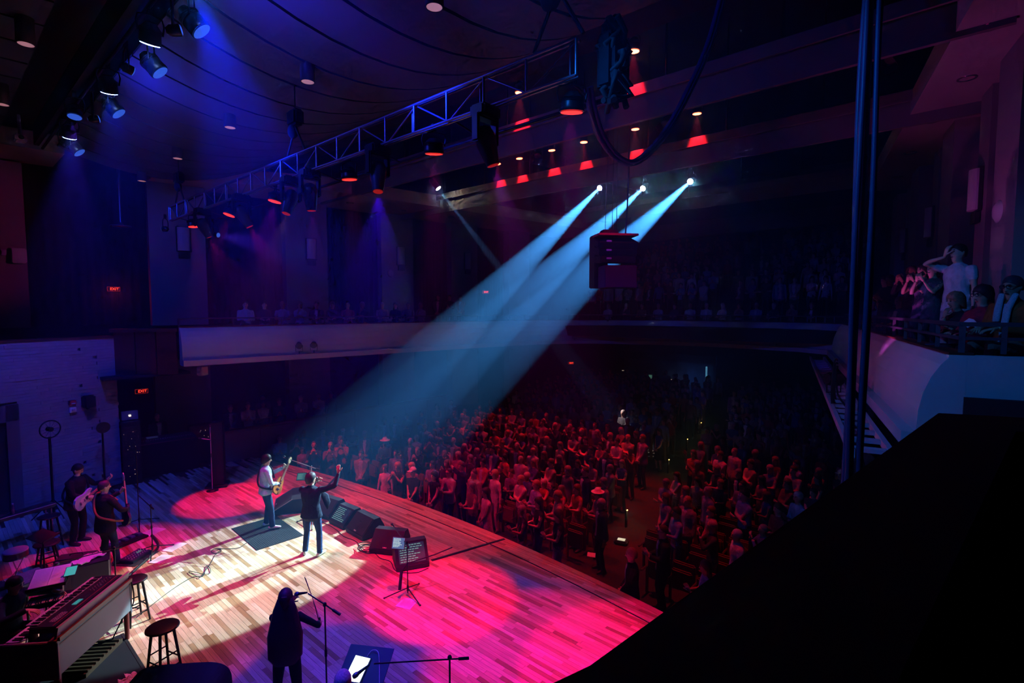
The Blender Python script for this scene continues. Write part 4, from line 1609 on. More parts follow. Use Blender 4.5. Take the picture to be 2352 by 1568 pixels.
def guitar(name, label, loc, heading, c, neck, normal, outline, body_m, neck_len=.48, head=.17, strap=None, pick=None, strap_m=None):
    g = empty(name, loc, heading, label, 'guitar')
    m = frame(c, neck, normal)
    MB().prism(outline, .045, m @ Matrix.Translation((0, 0, -.022))).build('body', body_m, g)
    if pick is not None:
        MB().prism([(x * .62 + .03, y * .62 - .02) for x, y in outline], .004, m @ Matrix.Translation((0, 0, .0235))).build('pickguard', pick, g)
    nk = MB()
    nk.box((0, 0, 0), (neck_len, .05, .024))
    o = nk.build('neck', M('fretboard', (.28, .16, .09), .5), g)
    o.matrix_local = m @ Matrix.Translation((.12 + neck_len / 2, 0, .03))
    hs = MB()
    hs.prism([(0, -.025), (.04, -.04), (head, -.032), (head + .01, .01), (head * .5, .045), (.02, .03)], .018)
    o = hs.build('headstock', M('maple_neck', (.62, .45, .26), .4), g)
    o.matrix_local = m @ Matrix.Translation((.12 + neck_len, 0, .018))
    for k in range(6):
        t = MB()
        t.tube([(.03 + k * head * .14, .03, .01), (.03 + k * head * .14, .065, .01)], .006, 5)
        o = t.build('tuner', CHROME, g)
        o.matrix_local = m @ Matrix.Translation((.12 + neck_len, 0, .018))
    st = MB()
    for k in range(4):
        st.tube([(-.1, -.015 + k * .01, .046), (.12 + neck_len, -.015 + k * .01, .046)], .0014, 3)
    o = st.build('strings', CHROME, g)
    o.matrix_local = m
    br = MB()
    br.rbox((-.1, 0, .034), (.03, .085, .022), .004)
    br.rbox((.0, 0, .03), (.02, .08, .014), .003)
    br.rbox((.06, 0, .03), (.02, .08, .014), .003)
    o = br.build('bridge', CHROME, g)
    o.matrix_local = m
    if strap:
        q = MB()
        pts = smooth_path(strap, 5)
        q.tube(pts, .022, 6)
        q.build('strap', strap_m or CLOTHB, g)
    return g


SK = (.62, .40, .30)
# singer with guitar, at the mat
L1, H1 = (5.18, 12.30, .014), R(-14)
performer('singer in pale blue jacket playing a guitar on the rubber mat', L1, H1,
          dict(hair='mop', look=(1, -.05, -.08), jacket=True, jlen=.07, open=.05, cuff=.066, wide=1.02, lean=.03,
               hl=dict(p=(.44, .22, 1.33), pole=(-.1, .6, -.9), f=(.35, -.5, .7), n=(-.4, -.5, .2), curl=.9), hr=dict(p=(.27, -.10, 1.06), pole=(-.6, -.8, -.2), f=(.6, .6, -.2), n=(-.6, .4, .3), curl=.6),
               fl=(.02, .15), fr=(.1, -.14)),
          dict(top=(.42, .55, .74), trou=(.02, .04, .1), shirt=(.75, .78, .8), hair=(.015, .012, .014), shoe=(.75, .75, .78), skin=SK))
guitar('electric_guitar', 'amber sunburst guitar held by the singer on the mat', L1, H1, (.26, -.13, 1.03), (.45, .55, .62), (.62, -.66, .22), [(a * 1.05, b * 1.05) for a, b in PARLOR], M('amber_body', (.34, .11, .02), .25, scale=9, var=.35, spec=.5),
       strap=[(.2, .02, 1.18), (.15, .14, 1.42), (-.02, .16, 1.50), (-.14, .02, 1.35), (-.16, -.14, 1.1), (.1, -.2, .98)])

# singer in the dark blazer
L2, H2 = (5.24, 10.22, 0), R(38)


def blazer_flap(mb, post):
    loft(post, [((.10, -.17, 1.36), .03, .010), ((.17, -.235, 1.22), .085, .010), ((.20, -.27, 1.06), .075, .010), ((.21, -.26, .93), .012, .007)], (.8, -.5, 0), TOP, 8)


performer('singer in dark blazer and jeans seen from behind with right arm raised', L2, H2,
          dict(hair='curly', look=(.86, -.5, .05), jacket=True, jlen=.1, open=.06, wide=1.1, cuff=.07,
               hr=dict(p=(.26, -.50, 1.70), pole=(-.1, -.9, -.7), f=(.1, .05, 1), n=(.9, .2, 0), curl=.45), hl=dict(p=(.25, .02, 1.50), pole=(.2, .8, -.8), f=(.3, -.5, .5), n=(-.2, -.7, 0), curl=1.0),
               fl=(.03, .17), fr=(-.02, -.17), extra=(blazer_flap,), toe=.25),
          dict(top=(.018, .03, .055), trou=(.03, .065, .16), shirt=(.1, .2, .26), hair=(.055, .06, .07), shoe=(.7, .72, .75), skin=SK))


def microphone(label, tip, tail, cat='microphone', mat=BLKM, parent=None):
    tip, tail = Vector(tip), Vector(tail)
    ax = (tip - tail).normalized()
    ln = (tip - tail).length
    e_ = parent or empty('microphone', tail, 0, label, cat)
    b = Vector((0, 0, 0)) if parent is None else tail
    MB().lathe([(.011, 0), (.016, ln * .45), (.019, ln * .66)], b, 10, axis=ax).build('microphone_handle' if parent else 'handle', mat, e_)
    MB().lathe([(.019, ln * .66), (.027, ln * .74), (.028, ln * .88), (.019, ln * .98), (.001, ln)], b, 12, axis=ax).build('microphone_grille' if parent else 'grille', M('mic_mesh', (.12, .13, .15), .4, .6, scale=200, var=.4), e_)
    return e_


microphone('black handheld microphone at the mouth of the blazer singer', local(L2, H2, (.17, -.05, 1.64)), local(L2, H2, (.31, .0, 1.48)))

# guitarist at the far left
L3, H3 = (2.05, 14.75, 0), R(-48)
performer('guitarist all in black looking down at a pale guitar', L3, H3,
          dict(hair='short', look=(.85, .25, -.42), hup=(.4, 0, 1), jacket=True, jlen=.12, open=.03, wide=1.12, lean=.1,
               hl=dict(p=(.36, .48, 1.24), pole=(-.1, .6, -.9), f=(.5, .1, .6), n=(-.5, -.3, .3), curl=.9), hr=dict(p=(.30, -.02, 1.04), pole=(-.7, -.8, -.2), f=(.3, .8, -.3), n=(-.8, .2, 0), curl=.5)),
          dict(top=(.016, .012, .02), trou=(.012, .011, .016), shirt=(.02, .02, .03), hair=(.03, .015, .015), shoe=(.02, .02, .022), skin=SK), 1.02)
guitar('electric_guitar', 'pale blue and white electric guitar held by the far guitarist', L3, H3, (.26, -.10, 1.02), (.12, .9, .42), (.92, -.05, -.2), [(a * 1.15, b * 1.15) for a, b in STRAT],
       M('pale_blue_body', (.42, .58, .66), .25, spec=.5, var=.05), .5, pick=M('pickguard_white', (.7, .7, .72), .4, var=0),
       strap=[(.2, .14, 1.2), (.14, .16, 1.42), (-.02, .15, 1.5), (-.14, .0, 1.35), (-.14, -.16, 1.1), (.14, -.24, .98)])

# bass player
L4, H4 = (2.25, 12.98, 0), R(22)
performer('bass player in black seen from behind with a leather strap', L4, H4,
          dict(hair='short', look=(.95, -.28, -.05), jacket=True, jlen=.2, open=.04, wide=1.08,
               hl=dict(p=(.40, .12, 1.40), pole=(0, .8, -.7), f=(.2, -.5, .6), n=(-.4, -.5, .2), curl=.9), hr=dict(p=(.34, -.20, 1.10), pole=(-.6, -.8, -.3), f=(.5, .6, -.4), n=(-.6, .4, .2), curl=.5),
               fl=(.0, .13), fr=(.12, -.12)),
          dict(top=(.014, .012, .02), trou=(.02, .04, .06), shirt=(.02, .02, .03), hair=(.06, .025, .04), shoe=(.07, .09, .1), skin=SK), .99)
guitar('bass_guitar', 'dark bass guitar with upright neck held by the bass player', L4, H4, (.28, -.20, .96), (.22, .42, .85), (.9, -.2, -.2), STRAT, M('black_body', (.02, .03, .05), .2, spec=.5), .62,
       strap=[(.25, -.02, 1.28), (.1, .14, 1.46), (-.05, .13, 1.5), (-.18, .02, 1.33), (-.19, -.1, 1.12), (-.02, -.24, .99), (.18, -.25, .9)], strap_m=M('tan_leather', (.3, .09, .04), .5))

# violinist in the foreground
L5, H5 = (2.84, 6.27, 0), R(50)


def hair_curtain(mb, post):
    pass


performer('violinist with very long hair in black seen from behind', L5, H5,
          dict(hair='verylong', look=(1, .1, -.05), female=True, wide=.95, cuff=.09,
               hl=dict(p=(.46, .08, 1.34), pole=(0, .2, -1), f=(.2, -.6, .6), n=(-.5, -.5, .3), curl=.9), hr=dict(p=(.30, -.34, 1.12), pole=(-.4, -.9, -.4), f=(.5, -.1, -.3), n=(-.1, .9, -.3), curl=.9),
               fl=(.12, .2), fr=(-.1, -.16)),
          dict(top=(.012, .008, .014), trou=(.012, .008, .014), shirt=(.02, .02, .03), hair=(.055, .012, .02), shoe=(.02, .02, .022), skin=SK), .96)
bow = empty('violin_bow', local(L5, H5, (.36, -.34, 1.1), .96), 0, 'thin violin bow in the hand of the long-haired violinist', 'violin bow')
b1 = local(L5, H5, (.32, -.16, 1.70)) - Vector(bow.location)
MB().tube([(0, 0, 0), b1 * .5 + Vector((.015, 0, 0)), b1], [.006, .005, .004], 6).build('stick', M('bow_wood', (.25, .1, .06), .4), bow)
MB().tube([Vector((.01, -.015, .02)), b1 + Vector((.008, -.012, -.01))], .0035, 4).build('bow_hair', PAPER, bow)
MB().box((.005, -.008, .03), (.018, .02, .05)).build('frog', BLK, bow)
vi = empty('violin', local(L5, H5, (.12, .10, 1.46), .96), H5, 'violin under the chin of the long-haired violinist', 'violin')
m = frame((.10, .02, -.06), (1, .08, -.2), (.15, -.3, 1))
MB().prism([(.18 * math.cos(t), (.085 + .022 * math.cos(2 * t)) * math.sin(t)) for t in np.linspace(0, 2 * PI, 24)[:-1]], .04, m).build('body', M('violin_varnish', (.3, .09, .03), .25), vi)
o = MB().box((.29, 0, .03), (.26, .028, .02)).build('neck', BLK, vi)
o.matrix_local = m
for s in (-1,):
    MB().rbox((.43, 0, .02), (.06, .03, .035), .008).build('scroll', M('violin_varnish'), vi).matrix_local = m
o = MB().rbox((0, 0, 0), (.07, .012, .018), .004).build('hair_clip', M('hair_clip_silver', (.6, .6, .7), .2, .8, var=0), bpy.data.objects['person.004'])
o.location = (-.115, -.02, 1.745)
o.rotation_euler = (0, 0, PI / 2)

# singer at the bottom edge: blonde, red sequins
L6, H6 = (2.60, 4.52, 0), R(55)
SEQ = M('red_sequins', (.5, .03, .03), .2, .6, scale=180, var=.8)
p6 = performer('blonde singer in red sequinned top at the bottom edge of the picture', L6, H6,
               dict(hair='bob', look=(1, 0, 0), female=True),
               dict(top=(.5, .03, .03), trou=(.02, .02, .025), hair=(.55, .33, .38), skin=SK), .90)

# keyboard player at the left edge
L7, H7 = (.60, 10.45, 0), R(-43)
performer('keyboard player in dark jacket at the left edge behind the keyboards', L7, H7,
          dict(hair='short', seated=True, jacket=True, wide=1.12, look=(1, .1, -.3), lean=.18,
               hl=dict(p=(.48, .25, .93), pole=(-.2, .8, -.4), f=(1, -.1, -.2), n=(0, 0, -1), curl=.5), hr=dict(p=(.48, -.25, .93), pole=(-.2, -.8, -.4), f=(1, .1, -.2), n=(0, 0, -1), curl=.5)),
          dict(top=(.016, .018, .04), trou=(.015, .015, .02), hair=(.02, .015, .02), shirt=(.2, .3, .5), skin=SK), 1.0)

# ------------------------------------------------------------------ stage equipment
def rubber_mat():
    e_ = empty('rubber_mat', (5.1, 12.1, 0), R(-3), 'black ribbed rubber mat under the guitar-playing singer', 'mat')
    MB().rbox((0, 0, .005), (1.05, 1.62, .008), .003).build('base', RUB, e_)
    q = MB()
    for i in range(26):
        for j in range(40):
            q.box((-.5 + i * .04, -.78 + j * .04, .0105), (.027, .027, .004))
    tag(q.build('studs', M('mat_studs', (.03, .05, .06), .45, spec=.5), e_), kind='stuff')
    return e_


rubber_mat()


def paper(label, x, y, rz, w=.21, h=.297):
    q = MB()
    n = 4
    vs = [((i / n - .5) * w, s * h / 2, .004 + .004 * math.sin(i * 1.7 + s)) for s in (-1, 1) for i in range(n + 1)]
    vs += [(a, b, c_ - .0025) for a, b, c_ in vs]
    k = 2 * (n + 1)
    q.add(vs, [(i, i + 1, n + 2 + i, n + 1 + i) for i in range(n)] + [(k + n + 1 + i, k + n + 2 + i, k + i + 1, k + i) for i in range(n)])
    q.add(vs[:2 * n + 2], [])
    e_ = empty('paper_sheet', (x, y, .003), rz, label, 'paper', 'loose papers on the stage')
    q.build('sheet', PAPER, e_)
    t = MB()
    for k in range(9):
        t.box((rnd.uniform(-.02, .0), -h * .38 + k * h * .085, .0098), (w * rnd.uniform(.45, .75), .006, .0006))
    t.build('print', M('grey_print', (.3, .3, .34), .9, var=0), e_)


paper('white sheet beside the tall microphone stand', 3.33, 14.15, .5, .42, .34)
paper('bright white sheet on the boards at the edge of the white light', 3.42, 12.86, .5, .42, .26)
paper('lilac-lit sheet in the long shadow by the short stand', 3.05, 12.45, .6, .36, .26)
paper('white sheet in front of the large wedge monitor', 5.98, 12.92, .1, .42, .42)
paper('lilac sheet beneath the tripod stand at right', 5.44, 7.22, .4, .3, .3)
paper('lilac sheet on the floor beside the violinist', 3.05, 5.65, .7, .42, .5)


def wedge(label, x, y, heading, w=.7, d_=.58, h=.42, screen=False, logo=True, edge_m=None):
    e_ = empty('wedge_monitor', (x, y, 0), heading, label, 'monitor speaker', 'wedge monitors on the stage')
    prof = [(.30, .02), (.30, .20), (.18, h), (.02, h), (-.30, .10), (-.30, .02)]
    m = Matrix(((1, 0, 0, 0), (0, 0, -1, w / 2), (0, 1, 0, 0), (0, 0, 0, 1)))
    MB().prism([(a * d_ / .6, b) for a, b in reversed(prof)], w, m).build('cabinet', M('wedge_paint', (.022, .018, .026), .55, scale=60, var=.3), e_)
    # grille on the sloping face
    a, b = Vector((.02 * d_ / .6, 0, h)), Vector((-.30 * d_ / .6, 0, .10))
    t = (a - b).normalized()
    nn = Vector((t.z, 0, -t.x)) * -1
    if nn.z < 0:
        nn = -nn
    c_ = (a + b) / 2 + nn * .006
    g = MB()
    g.rbox((0, 0, 0), ((a - b).length * .94, w * .94, .012), .004, mat=frame((0, 0, 0), t, nn).to_3x3())
    g.build('grille', GRILL, e_, c_)
    if edge_m:
        ed = MB()
        L = (a - b).length
        for s in (-1, 1):
            ed.tube([b + Vector((0, s * w * .49, 0)) + nn * .012, a + Vector((0, s * w * .49, 0)) + nn * .012], .009, 5)
        ed.tube([b + Vector((0, -w * .49, 0)) + nn * .012, b + Vector((0, w * .49, 0)) + nn * .012], .011, 5)
        ed.build('edge_strip', edge_m, e_)
    if logo:
        lg = MB()
        p = b + t * .05 + nn * .014
        for k, (yy, ww) in enumerate(((-.035, .012), (-.018, .008), (0, .02), (.02, .01), (.035, .012))):
            lg.box(p + Vector((0, yy, 0)), (.03 if k % 2 == 0 else .012, ww, .004), mat=frame((0, 0, 0), t, nn).to_3x3())
        lg.build('badge', M('badge_white', (.7, .7, .75), .4, var=0), e_)
    if screen:
        s_ = MB()
        s_.box((0, 0, 0), ((a - b).length * .8, w * .8, .01), mat=frame((0, 0, 0), t, nn).to_3x3())
        sc_ = s_.build('screen', emissive('prompter_blue', (.005, .03, .10), .6), e_, c_ + nn * .012)
        ln = MB()
        for k in range(8):
            px = (a - b).length * (.33 - k * .095)
            y0 = -w * .36
            while y0 < w * rnd.uniform(.0, .33):
                l_ = rnd.uniform(.03, .075)
                ln.box(frame((0, 0, 0), t, nn).to_3x3() @ Vector((px, -(y0 + l_ / 2), .007)), (.014, l_, .002), mat=frame((0, 0, 0), t, nn).to_3x3())
                y0 += l_ + .014
        ln.build('lettering', emissive('prompter_text', (.2, .6, .7), .75), sc_)
    return e_


EDGEM = M('wedge_edge_glint', (.6, .55, .6), .4, var=0)  # light caught by the cabinet edges put into a pale strip colour
wedge('large wedge monitor with light painted along its edges in front of the guitar-playing singer', 6.22, 13.15, R(-28), .95, .85, .36, edge_m=EDGEM)
wedge('dark wedge monitor half hidden behind the blazer singer', 6.62, 11.95, R(8), .68)
wedge('wedge monitor with lines of blue text on a screen', 6.62, 11.15, R(2), .62, .6, .4, screen=True, logo=False)
wedge('dark wedge monitor to the right of the text screen', 6.6, 10.32, R(-2), .74)
wedge('dark wedge monitor turned at an angle beside the cable coil', 6.50, 9.20, R(28), .7)
wedge('rightmost wedge monitor with slanted lines of text on its face', 6.40, 8.35, R(62), .66, .6, .46, screen=True, logo=False)


def cable(label, pts, r=.008, name='floor_cable', cat='cable', group='cables on the stage'):
    p0 = Vector(pts[0])
    o = MB().tube([p - p0 for p in smooth_path(pts, 5)], r, 5).build(name, RUB, None, p0)
    return tag(o, label, cat, group)


cc = []
for k in range(60):
    t = k * .42
    cc.append((6.15 + (.16 + .05 * math.sin(k * .7)) * math.cos(t), 9.55 + (.22 + .06 * math.cos(k * .5)) * math.sin(t), .012 + .0012 * k))
cable('loose coil of black cable beside the angled wedge monitor', cc, .008)
cable('black cable trailing along the backs of the wedge monitors', [(6.2, 11.9, .01), (6.25, 11.4, .01), (6.22, 10.9, .01), (6.15, 10.5, .01), (6.2, 10.1, .01), (6.12, 9.8, .01)])
cable('thin black cable from the angled wedge to the rightmost wedge', [(6.2, 9.4, .01), (6.1, 9.0, .01), (6.15, 8.7, .01), (6.0, 8.3, .01), (6.2, 7.95, .01), (6.5, 7.9, .01)])
e8 = [(2.15, 10.35, .009), (2.5, 10.65, .009), (2.9, 10.95, .009), (3.25, 11.12, .009)]
for t in np.linspace(-PI / 2, 3.5 * PI, 22):
    e8.append((3.42 + .17 * math.sin(t * .5 + .4), 11.2 + .2 * math.sin(t), .012 + .001 * t))
e8 += [(3.7, 11.5, .009), (3.85, 11.75, .009)]
for t in np.linspace(0, 2.2 * PI, 12):
    e8.append((3.95 + .09 * math.cos(t), 11.95 + .13 * math.sin(t), .012))
e8 += [(4.3, 11.75, .009), (4.55, 11.85, .02), (4.9, 12.05, .024)]
cable('thin black cable with a figure-eight coil crossing the white light', e8, .006)
# dark floor seams running back from the stage edge
for i, (y0, x0, y1, x1) in enumerate(((14.55, 8.32, 13.2, 6.9), (7.62, 8.5, 8.1, 6.75))):
    a, b = Vector((x0, y0, 0)), Vector((x1, y1, 0))
    m_ = (a + b) / 2
    e_ = empty('cable_cover', m_, math.atan2((b - a).y, (b - a).x), 'dark cable cover strip from the stage edge, %s' % ('behind the blazer singer', 'ending at the rightmost wedge')[i], 'cable cover', 'cable covers')
    MB().box((0, 0, .006), ((b - a).length, .07, .010)).build('strip', RUB, e_)
    MB().box((0, 0, .013), ((b - a).length, .03, .006)).build('ridge', RUB, e_)
# floor hatch outline
fh = empty('floor_pocket', (5.05, 3.55, 0), R(0), 'small outlined floor pocket at the lower right of the stage', 'floor hatch')
q = MB()
for a, b, c_, d_ in ((0, .16, .22, .02), (0, -.16, .22, .02), (.1, 0, .02, .34), (-.1, 0, .02, .34)):
    q.box((a, b, .002), (c_, d_, .006))
q.build('frame', M('pocket_brass', (.12, .08, .16), .4), fh)
MB().box((-.06, -.04, .003), (.06, .08, .006)).build('latch', M('pocket_brass'), fh)


def mic_stand(label, x, y, h, rz=0, boom=None, mic=None, legs=3, r=.011, base='tripod', cat='microphone stand', colour=None, leg_len=.32):
    e_ = empty('microphone_stand', (x, y, 0), rz, label, cat, 'microphone stands')
    MB().tube([(0, 0, .06), (0, 0, h)], r, 8).build('pole', colour or BLKM, e_)
    MB().tube([(0, 0, h * .52), (0, 0, h * .58)], r * 1.7, 8).build('collar', BLKM, e_)
    if base == 'tripod':
        for k in range(legs):
            a = 2 * PI * k / legs
            lg = MB()
            lg.tube([(0, 0, .16), (leg_len * math.cos(a), leg_len * math.sin(a), .014)], .011, 6)
            l_ = lg.build('leg', BLKM, e_)
            MB().ell((leg_len * math.cos(a), leg_len * math.sin(a), .015), (.02, .02, .015), 0, 8, 5).build('rubber_foot', RUB, l_)
        MB().tube([(0, 0, .1), (0, 0, .2)], .022, 8).build('hub', BLKM, e_)
    else:
        MB().lathe([(.001, .05), (.03, .045), (.15, .02), (.16, 0), (.001, 0)], seg=20).build('base_disc', BLKM, e_)
    if boom:
        a, b = Vector(boom[0]), Vector(boom[1])
        MB().tube([a, b], .009, 6).build('boom', colour or BLKM, e_)
        MB().ell((0, 0, h), (.026, .026, .03), 0, 8, 6).build('clutch', BLKM, e_)
        MB().tube([a, a + (a - b).normalized() * .12], .018, 6).build('counterweight', BLKM, e_)
    if mic:
        microphone(None, mic[0], mic[1], parent=e_)
    return e_


# singer microphone with long boom and prompter tablet
ms = mic_stand('microphone stand with long chrome boom and tablet before the guitar-playing singer', 6.05, 11.75, 1.42, 0, ((.03, -.18, 1.40), (-.22, .62, 1.52)), ((-.30, .82, 1.585), (-.24, .66, 1.53)), colour=M('satin_chrome', (.55, .56, .6), .3, .8, var=0), leg_len=.42)


def tablet(e_, c, xdir, n, w, h, screen_m, lines=True, text_m=None, name='tablet'):
    m = frame(c, xdir, n)
    o = MB().rbox((0, 0, 0), (w, h, .014), .005).build(name, BLK, e_)
    o.matrix_local = m
    s = MB()
    s.box((0, 0, .008), (w * .88, h * .88, .002))
    s.build('screen', screen_m, o)
    if lines:
        t = MB()
        for k in range(8):
            y = h * (.34 - k * .09)
            x0 = -w * .38
            while x0 < w * rnd.uniform(-.05, .28):
                l_ = rnd.uniform(.012, .03)
                t.box((x0 + l_ / 2, y, .0098), (l_, .006, .001))
                x0 += l_ + .006
        t.build('lettering', text_m or emissive('prompter_text', (.2, .6, .7), .75), o)
    return o


TEAL = emissive('tablet_teal', (.01, .10, .14), 1.)
tablet(ms, (-.14, .22, 1.16), (.5, -.85, .1), (-.75, -.4, .5), .26, .19, TEAL)
MB().tube([(0, 0, 1.18), (-.12, .2, 1.15)], .009, 6).build('tablet_arm', BLKM, ms)
# stand at the right of the wedges
m2 = mic_stand('tripod stand with bright blue tablet beside the rightmost wedge', 5.60, 7.40, 1.02, .4, ((0, .02, .98), (.42, .52, 1.06)), ((.52, .64, 1.06), (.44, .54, 1.06)), leg_len=.42)
tablet(m2, (-.02, .17, .98), (.6, -.75, -.25), (-.62, -.45, .55), .25, .22, emissive('tablet_blue', (.02, .16, .42), 1.), text_m=emissive('tablet_text', (.6, .95, 1), 1.6))
MB().tube([(0, 0, .62), (-.14, .04, .56), (-.2, .05, .22)], [.012, .028, .028], 6).build('hanging_bag', CLOTHB, m2)
MB().tube([(0, 0, .62), (.35, -.38, .68), (.6, -.62, .74)], .012, 6).build('side_arm', BLKM, m2)
# stands at the back left
mic_stand('tall straight microphone stand at the back of the stage', 3.22, 14.8, 1.95, .3, leg_len=.45)
mic_stand('short tripod microphone stand beside the black pedal unit', 3.02, 12.9, 1.05, .2, ((0, 0, 1.03), (.0, .5, 1.18)), leg_len=.42)
mic_stand('microphone stand with boom to the right of the violinist', 3.23, 6.01, 1.45, 0, ((.05, -.11, 1.40), (-.10, .24, 1.55)), ((-.19, .42, 1.51), (-.10, .26, 1.555)))
mic_stand('microphone stand reaching over the tablet at the bottom edge', 3.75, 4.2, 1.3, 0, ((.08, -.06, 1.27), (-.68, .48, 1.37)), ((-.90, .55, 1.30), (-.72, .50, 1.37)))


def music_stand(label, x, y, h, rz, w=.5, d_=.34, tilt=35, paper_=False, parts=True):
    e_ = empty('music_stand', (x, y, 0), rz, label, 'music stand', 'music stands')
    MB().tube([(0, 0, .05), (0, 0, h - .03)], .014, 8).build('pole', BLKM, e_)
    for k in range(3):
        a = 2 * PI * k / 3 + .5
        MB().tube([(0, 0, .2), (.3 * math.cos(a), .3 * math.sin(a), .012)], .011, 6).build('leg', BLKM, e_)
    m = Matrix.Translation((0, 0, h)) @ Matrix.Rotation(R(-tilt), 4, 'Y')
    dk = MB()
    dk.rbox((0, 0, 0), (d_, w, .012), .004)
    dk.box((-d_ / 2, 0, .025), (.012, w, .05))
    o = dk.build('desk', M('desk_black', (.015, .015, .022), .5), e_)
    o.matrix_local = m
    return e_, m


# heading points towards the reader's eyes: desk slopes up away from the reader
st, m = music_stand('black music stand with a glowing white tablet at the bottom edge', 3.13, 4.93, 1.2, R(32), .54, .42, 28)
tb = tablet(st, (0, 0, 0), (1, 0, 0), (0, 0, 1), .30, .21, emissive('tablet_white', (.75, .95, 1), 2.2), lines=False)
tb.matrix_local = m @ Matrix.Translation((-.06, .07, .02)) @ Matrix.Rotation(R(-6), 4, 'Z')
q = MB()
q.tube(smooth_path([(.08, .02, .01), (.15, -.02, .03), (.14, -.1, .04), (.02, -.16, .02), (-.2, -.24, .01)], 4), .004, 5)
o = q.build('charging_cable', PAPER, st)
o.matrix_local = m
st, m = music_stand('music stand holding open white sheet music behind the keyboards', 1.11, 10.46, 1.10, R(72), .46, .54, 12)
for k in range(2):
    p_ = MB()
    p_.box((0, (k - .5) * .22 + .0, .010), (.5, .215, .004))
    o = p_.build('page', PAPER, st)
    o.matrix_local = m
    t_ = MB()
    for j in range(12):
        t_.box((.2 - j * .036, (k - .5) * .22 + .0, .0125), (.005, .17, .0008))
    t_.build('print', M('grey_print'), o)
tb = tablet(st, (0, 0, 0), (1, 0, 0), (0, 0, 1), .25, .15, emissive('phone_cyan', (.03, .42, .55), 1.), lines=False, name='phone')
tb.matrix_local = m @ Matrix.Translation((-.10, -.27, .10))
music_stand('low dark music stand in the clutter at far left', 1.30, 12.95, .95, R(140), .45, .3, 25)
mic_stand('boom microphone stand across the open sheet music', 1.95, 10.65, 1.2, 0, ((.0, .0, 1.19), (-.62, -.22, 1.30)), ((-.80, -.27, 1.31), (-.62, -.22, 1.30)), leg_len=.3)

# ---- keyboard console seen from behind
U, V = Vector((.683, .73, 0)), Vector((-.73, .683, 0))
kc = empty('keyboard_console', (.95, 8.68, 0), math.atan2(U.y, U.x), 'pale organ console with red wood trim and two rows of keys', 'organ')
PANEL = M('console_panel', (.2, .24, .27), .45, scale=3)
TRIMW = M('console_trim', (.18, .035, .035), .35, scale=6)
KW = M('key_white', (.75, .75, .8), .35, var=.03)
KB = M('key_black', (.015, .015, .02), .3, var=0)
LEN = 1.52
MB().rbox((LEN / 2, .02, .68), (LEN, .03, .46), .006).build('back_panel', PANEL, kc)
MB().rbox((.02, .36, .66), (.04, .72, .52), .008).build('end_panel', M('console_end', (.30, .20, .22), .5), kc)
MB().rbox((LEN - .02, .36, .66), (.04, .72, .52), .008).build('end_panel', PANEL, kc)
MB().box((LEN / 2, .36, .47), (LEN, .7, .03)).build('bottom_board', TRIMW, kc)
MB().rbox((LEN / 2, .05, .93), (LEN + .04, .12, .03), .008).build('top_trim', TRIMW, kc)
MB().box((LEN / 2, .2, .86), (LEN - .06, .4, .02)).build('shelf', TRIMW, kc)
lid = MB()
lid.box((LEN / 2, .03, 1.02), (LEN * .96, .03, .15), mat=Matrix.Rotation(R(12), 3, 'X'))
lid.build('fallboard', M('console_lid', (.4, .38, .42), .4), kc)
MB().box((LEN / 2, -.01, .95), (LEN * .98, .03, .05)).build('lid_trim', TRIMW, kc)
for a, b in ((.06, .06), (LEN - .06, .06), (.06, .66), (LEN - .06, .66)):
    MB().tube([(a, b, 0), (a, b, .46)], [.03, .042], 8).build('leg', M('console_leg', (.2, .03, .03), .4), kc)


def keys(e_, x0, y0, z, n_white, kw, depth, along=1):
    wk, bk = MB(), MB()
    wk.rbox((0, 0, 0), (kw * .92, depth, .018), .003)
    bk.box((0, 0, 0), (kw * .5, depth * .62, .014))
    wm, bm_ = wk.mesh('white_key', KW), bk.mesh('black_key', KB)
    for k in range(n_white):
        link('white_key', wm, e_, (x0 + (k + .5) * kw, y0, z))
        if k % 7 not in (2, 6) and k < n_white - 1:
            link('black_key', bm_, e_, (x0 + (k + 1) * kw, y0 - depth * .19, z + .016))


keys(kc, .10, .62, .885, 36, .0345, .15)
sp_ = empty('stage_piano', (.95, 8.68, .965), math.atan2(U.y, U.x), 'black Roland stage piano lying on the organ console', 'keyboard')
MB().rbox((.80, .26, .05), (1.36, .34, .085), .012).build('body', M('piano_black', (.018, .018, .03), .4), sp_)
keys(sp_, .16, .42, .104, 52, .0238, .145)
MB().box((.80, .155, .0945), (1.3, .006, .004)).build('red_line', M('piano_red', (.6, .03, .04), .4, var=0), sp_)
MB().box((.72, .24, .096), (.14, .06, .004)).build('screen', emissive('piano_screen', (.02, .26, .34), 1), sp_)
kb_ = MB()
for k in range(16):
    kb_.lathe([(.009, 0), (.007, .016)], (1.02 + (k % 8) * .05, .22 + (k // 8) * .05, .093), 8)
for k in range(24):
    kb_.box((.25 + (k % 8) * .03, .2 + (k // 8) * .03, .095), (.02, .018, .006))
tag(kb_.build('knobs', M('knob_grey', (.4, .36, .45), .4, var=0), sp_), kind='stuff')
t = link('lettering', text_mesh('Roland', .075, .002, M('logo_blue', (.05, .12, .55), .4, var=0)), sp_, (.72, .088, .05))
t.rotation_euler = (PI / 2, 0, 0)
MB().tube(smooth_path([(1.4, .12, .05), (1.5, .0, -.02), (1.52, -.02, -.4), (1.45, .1, -.6), (1.3, .2, -.9)], 5), .01, 5).build('cable', RUB, sp_)
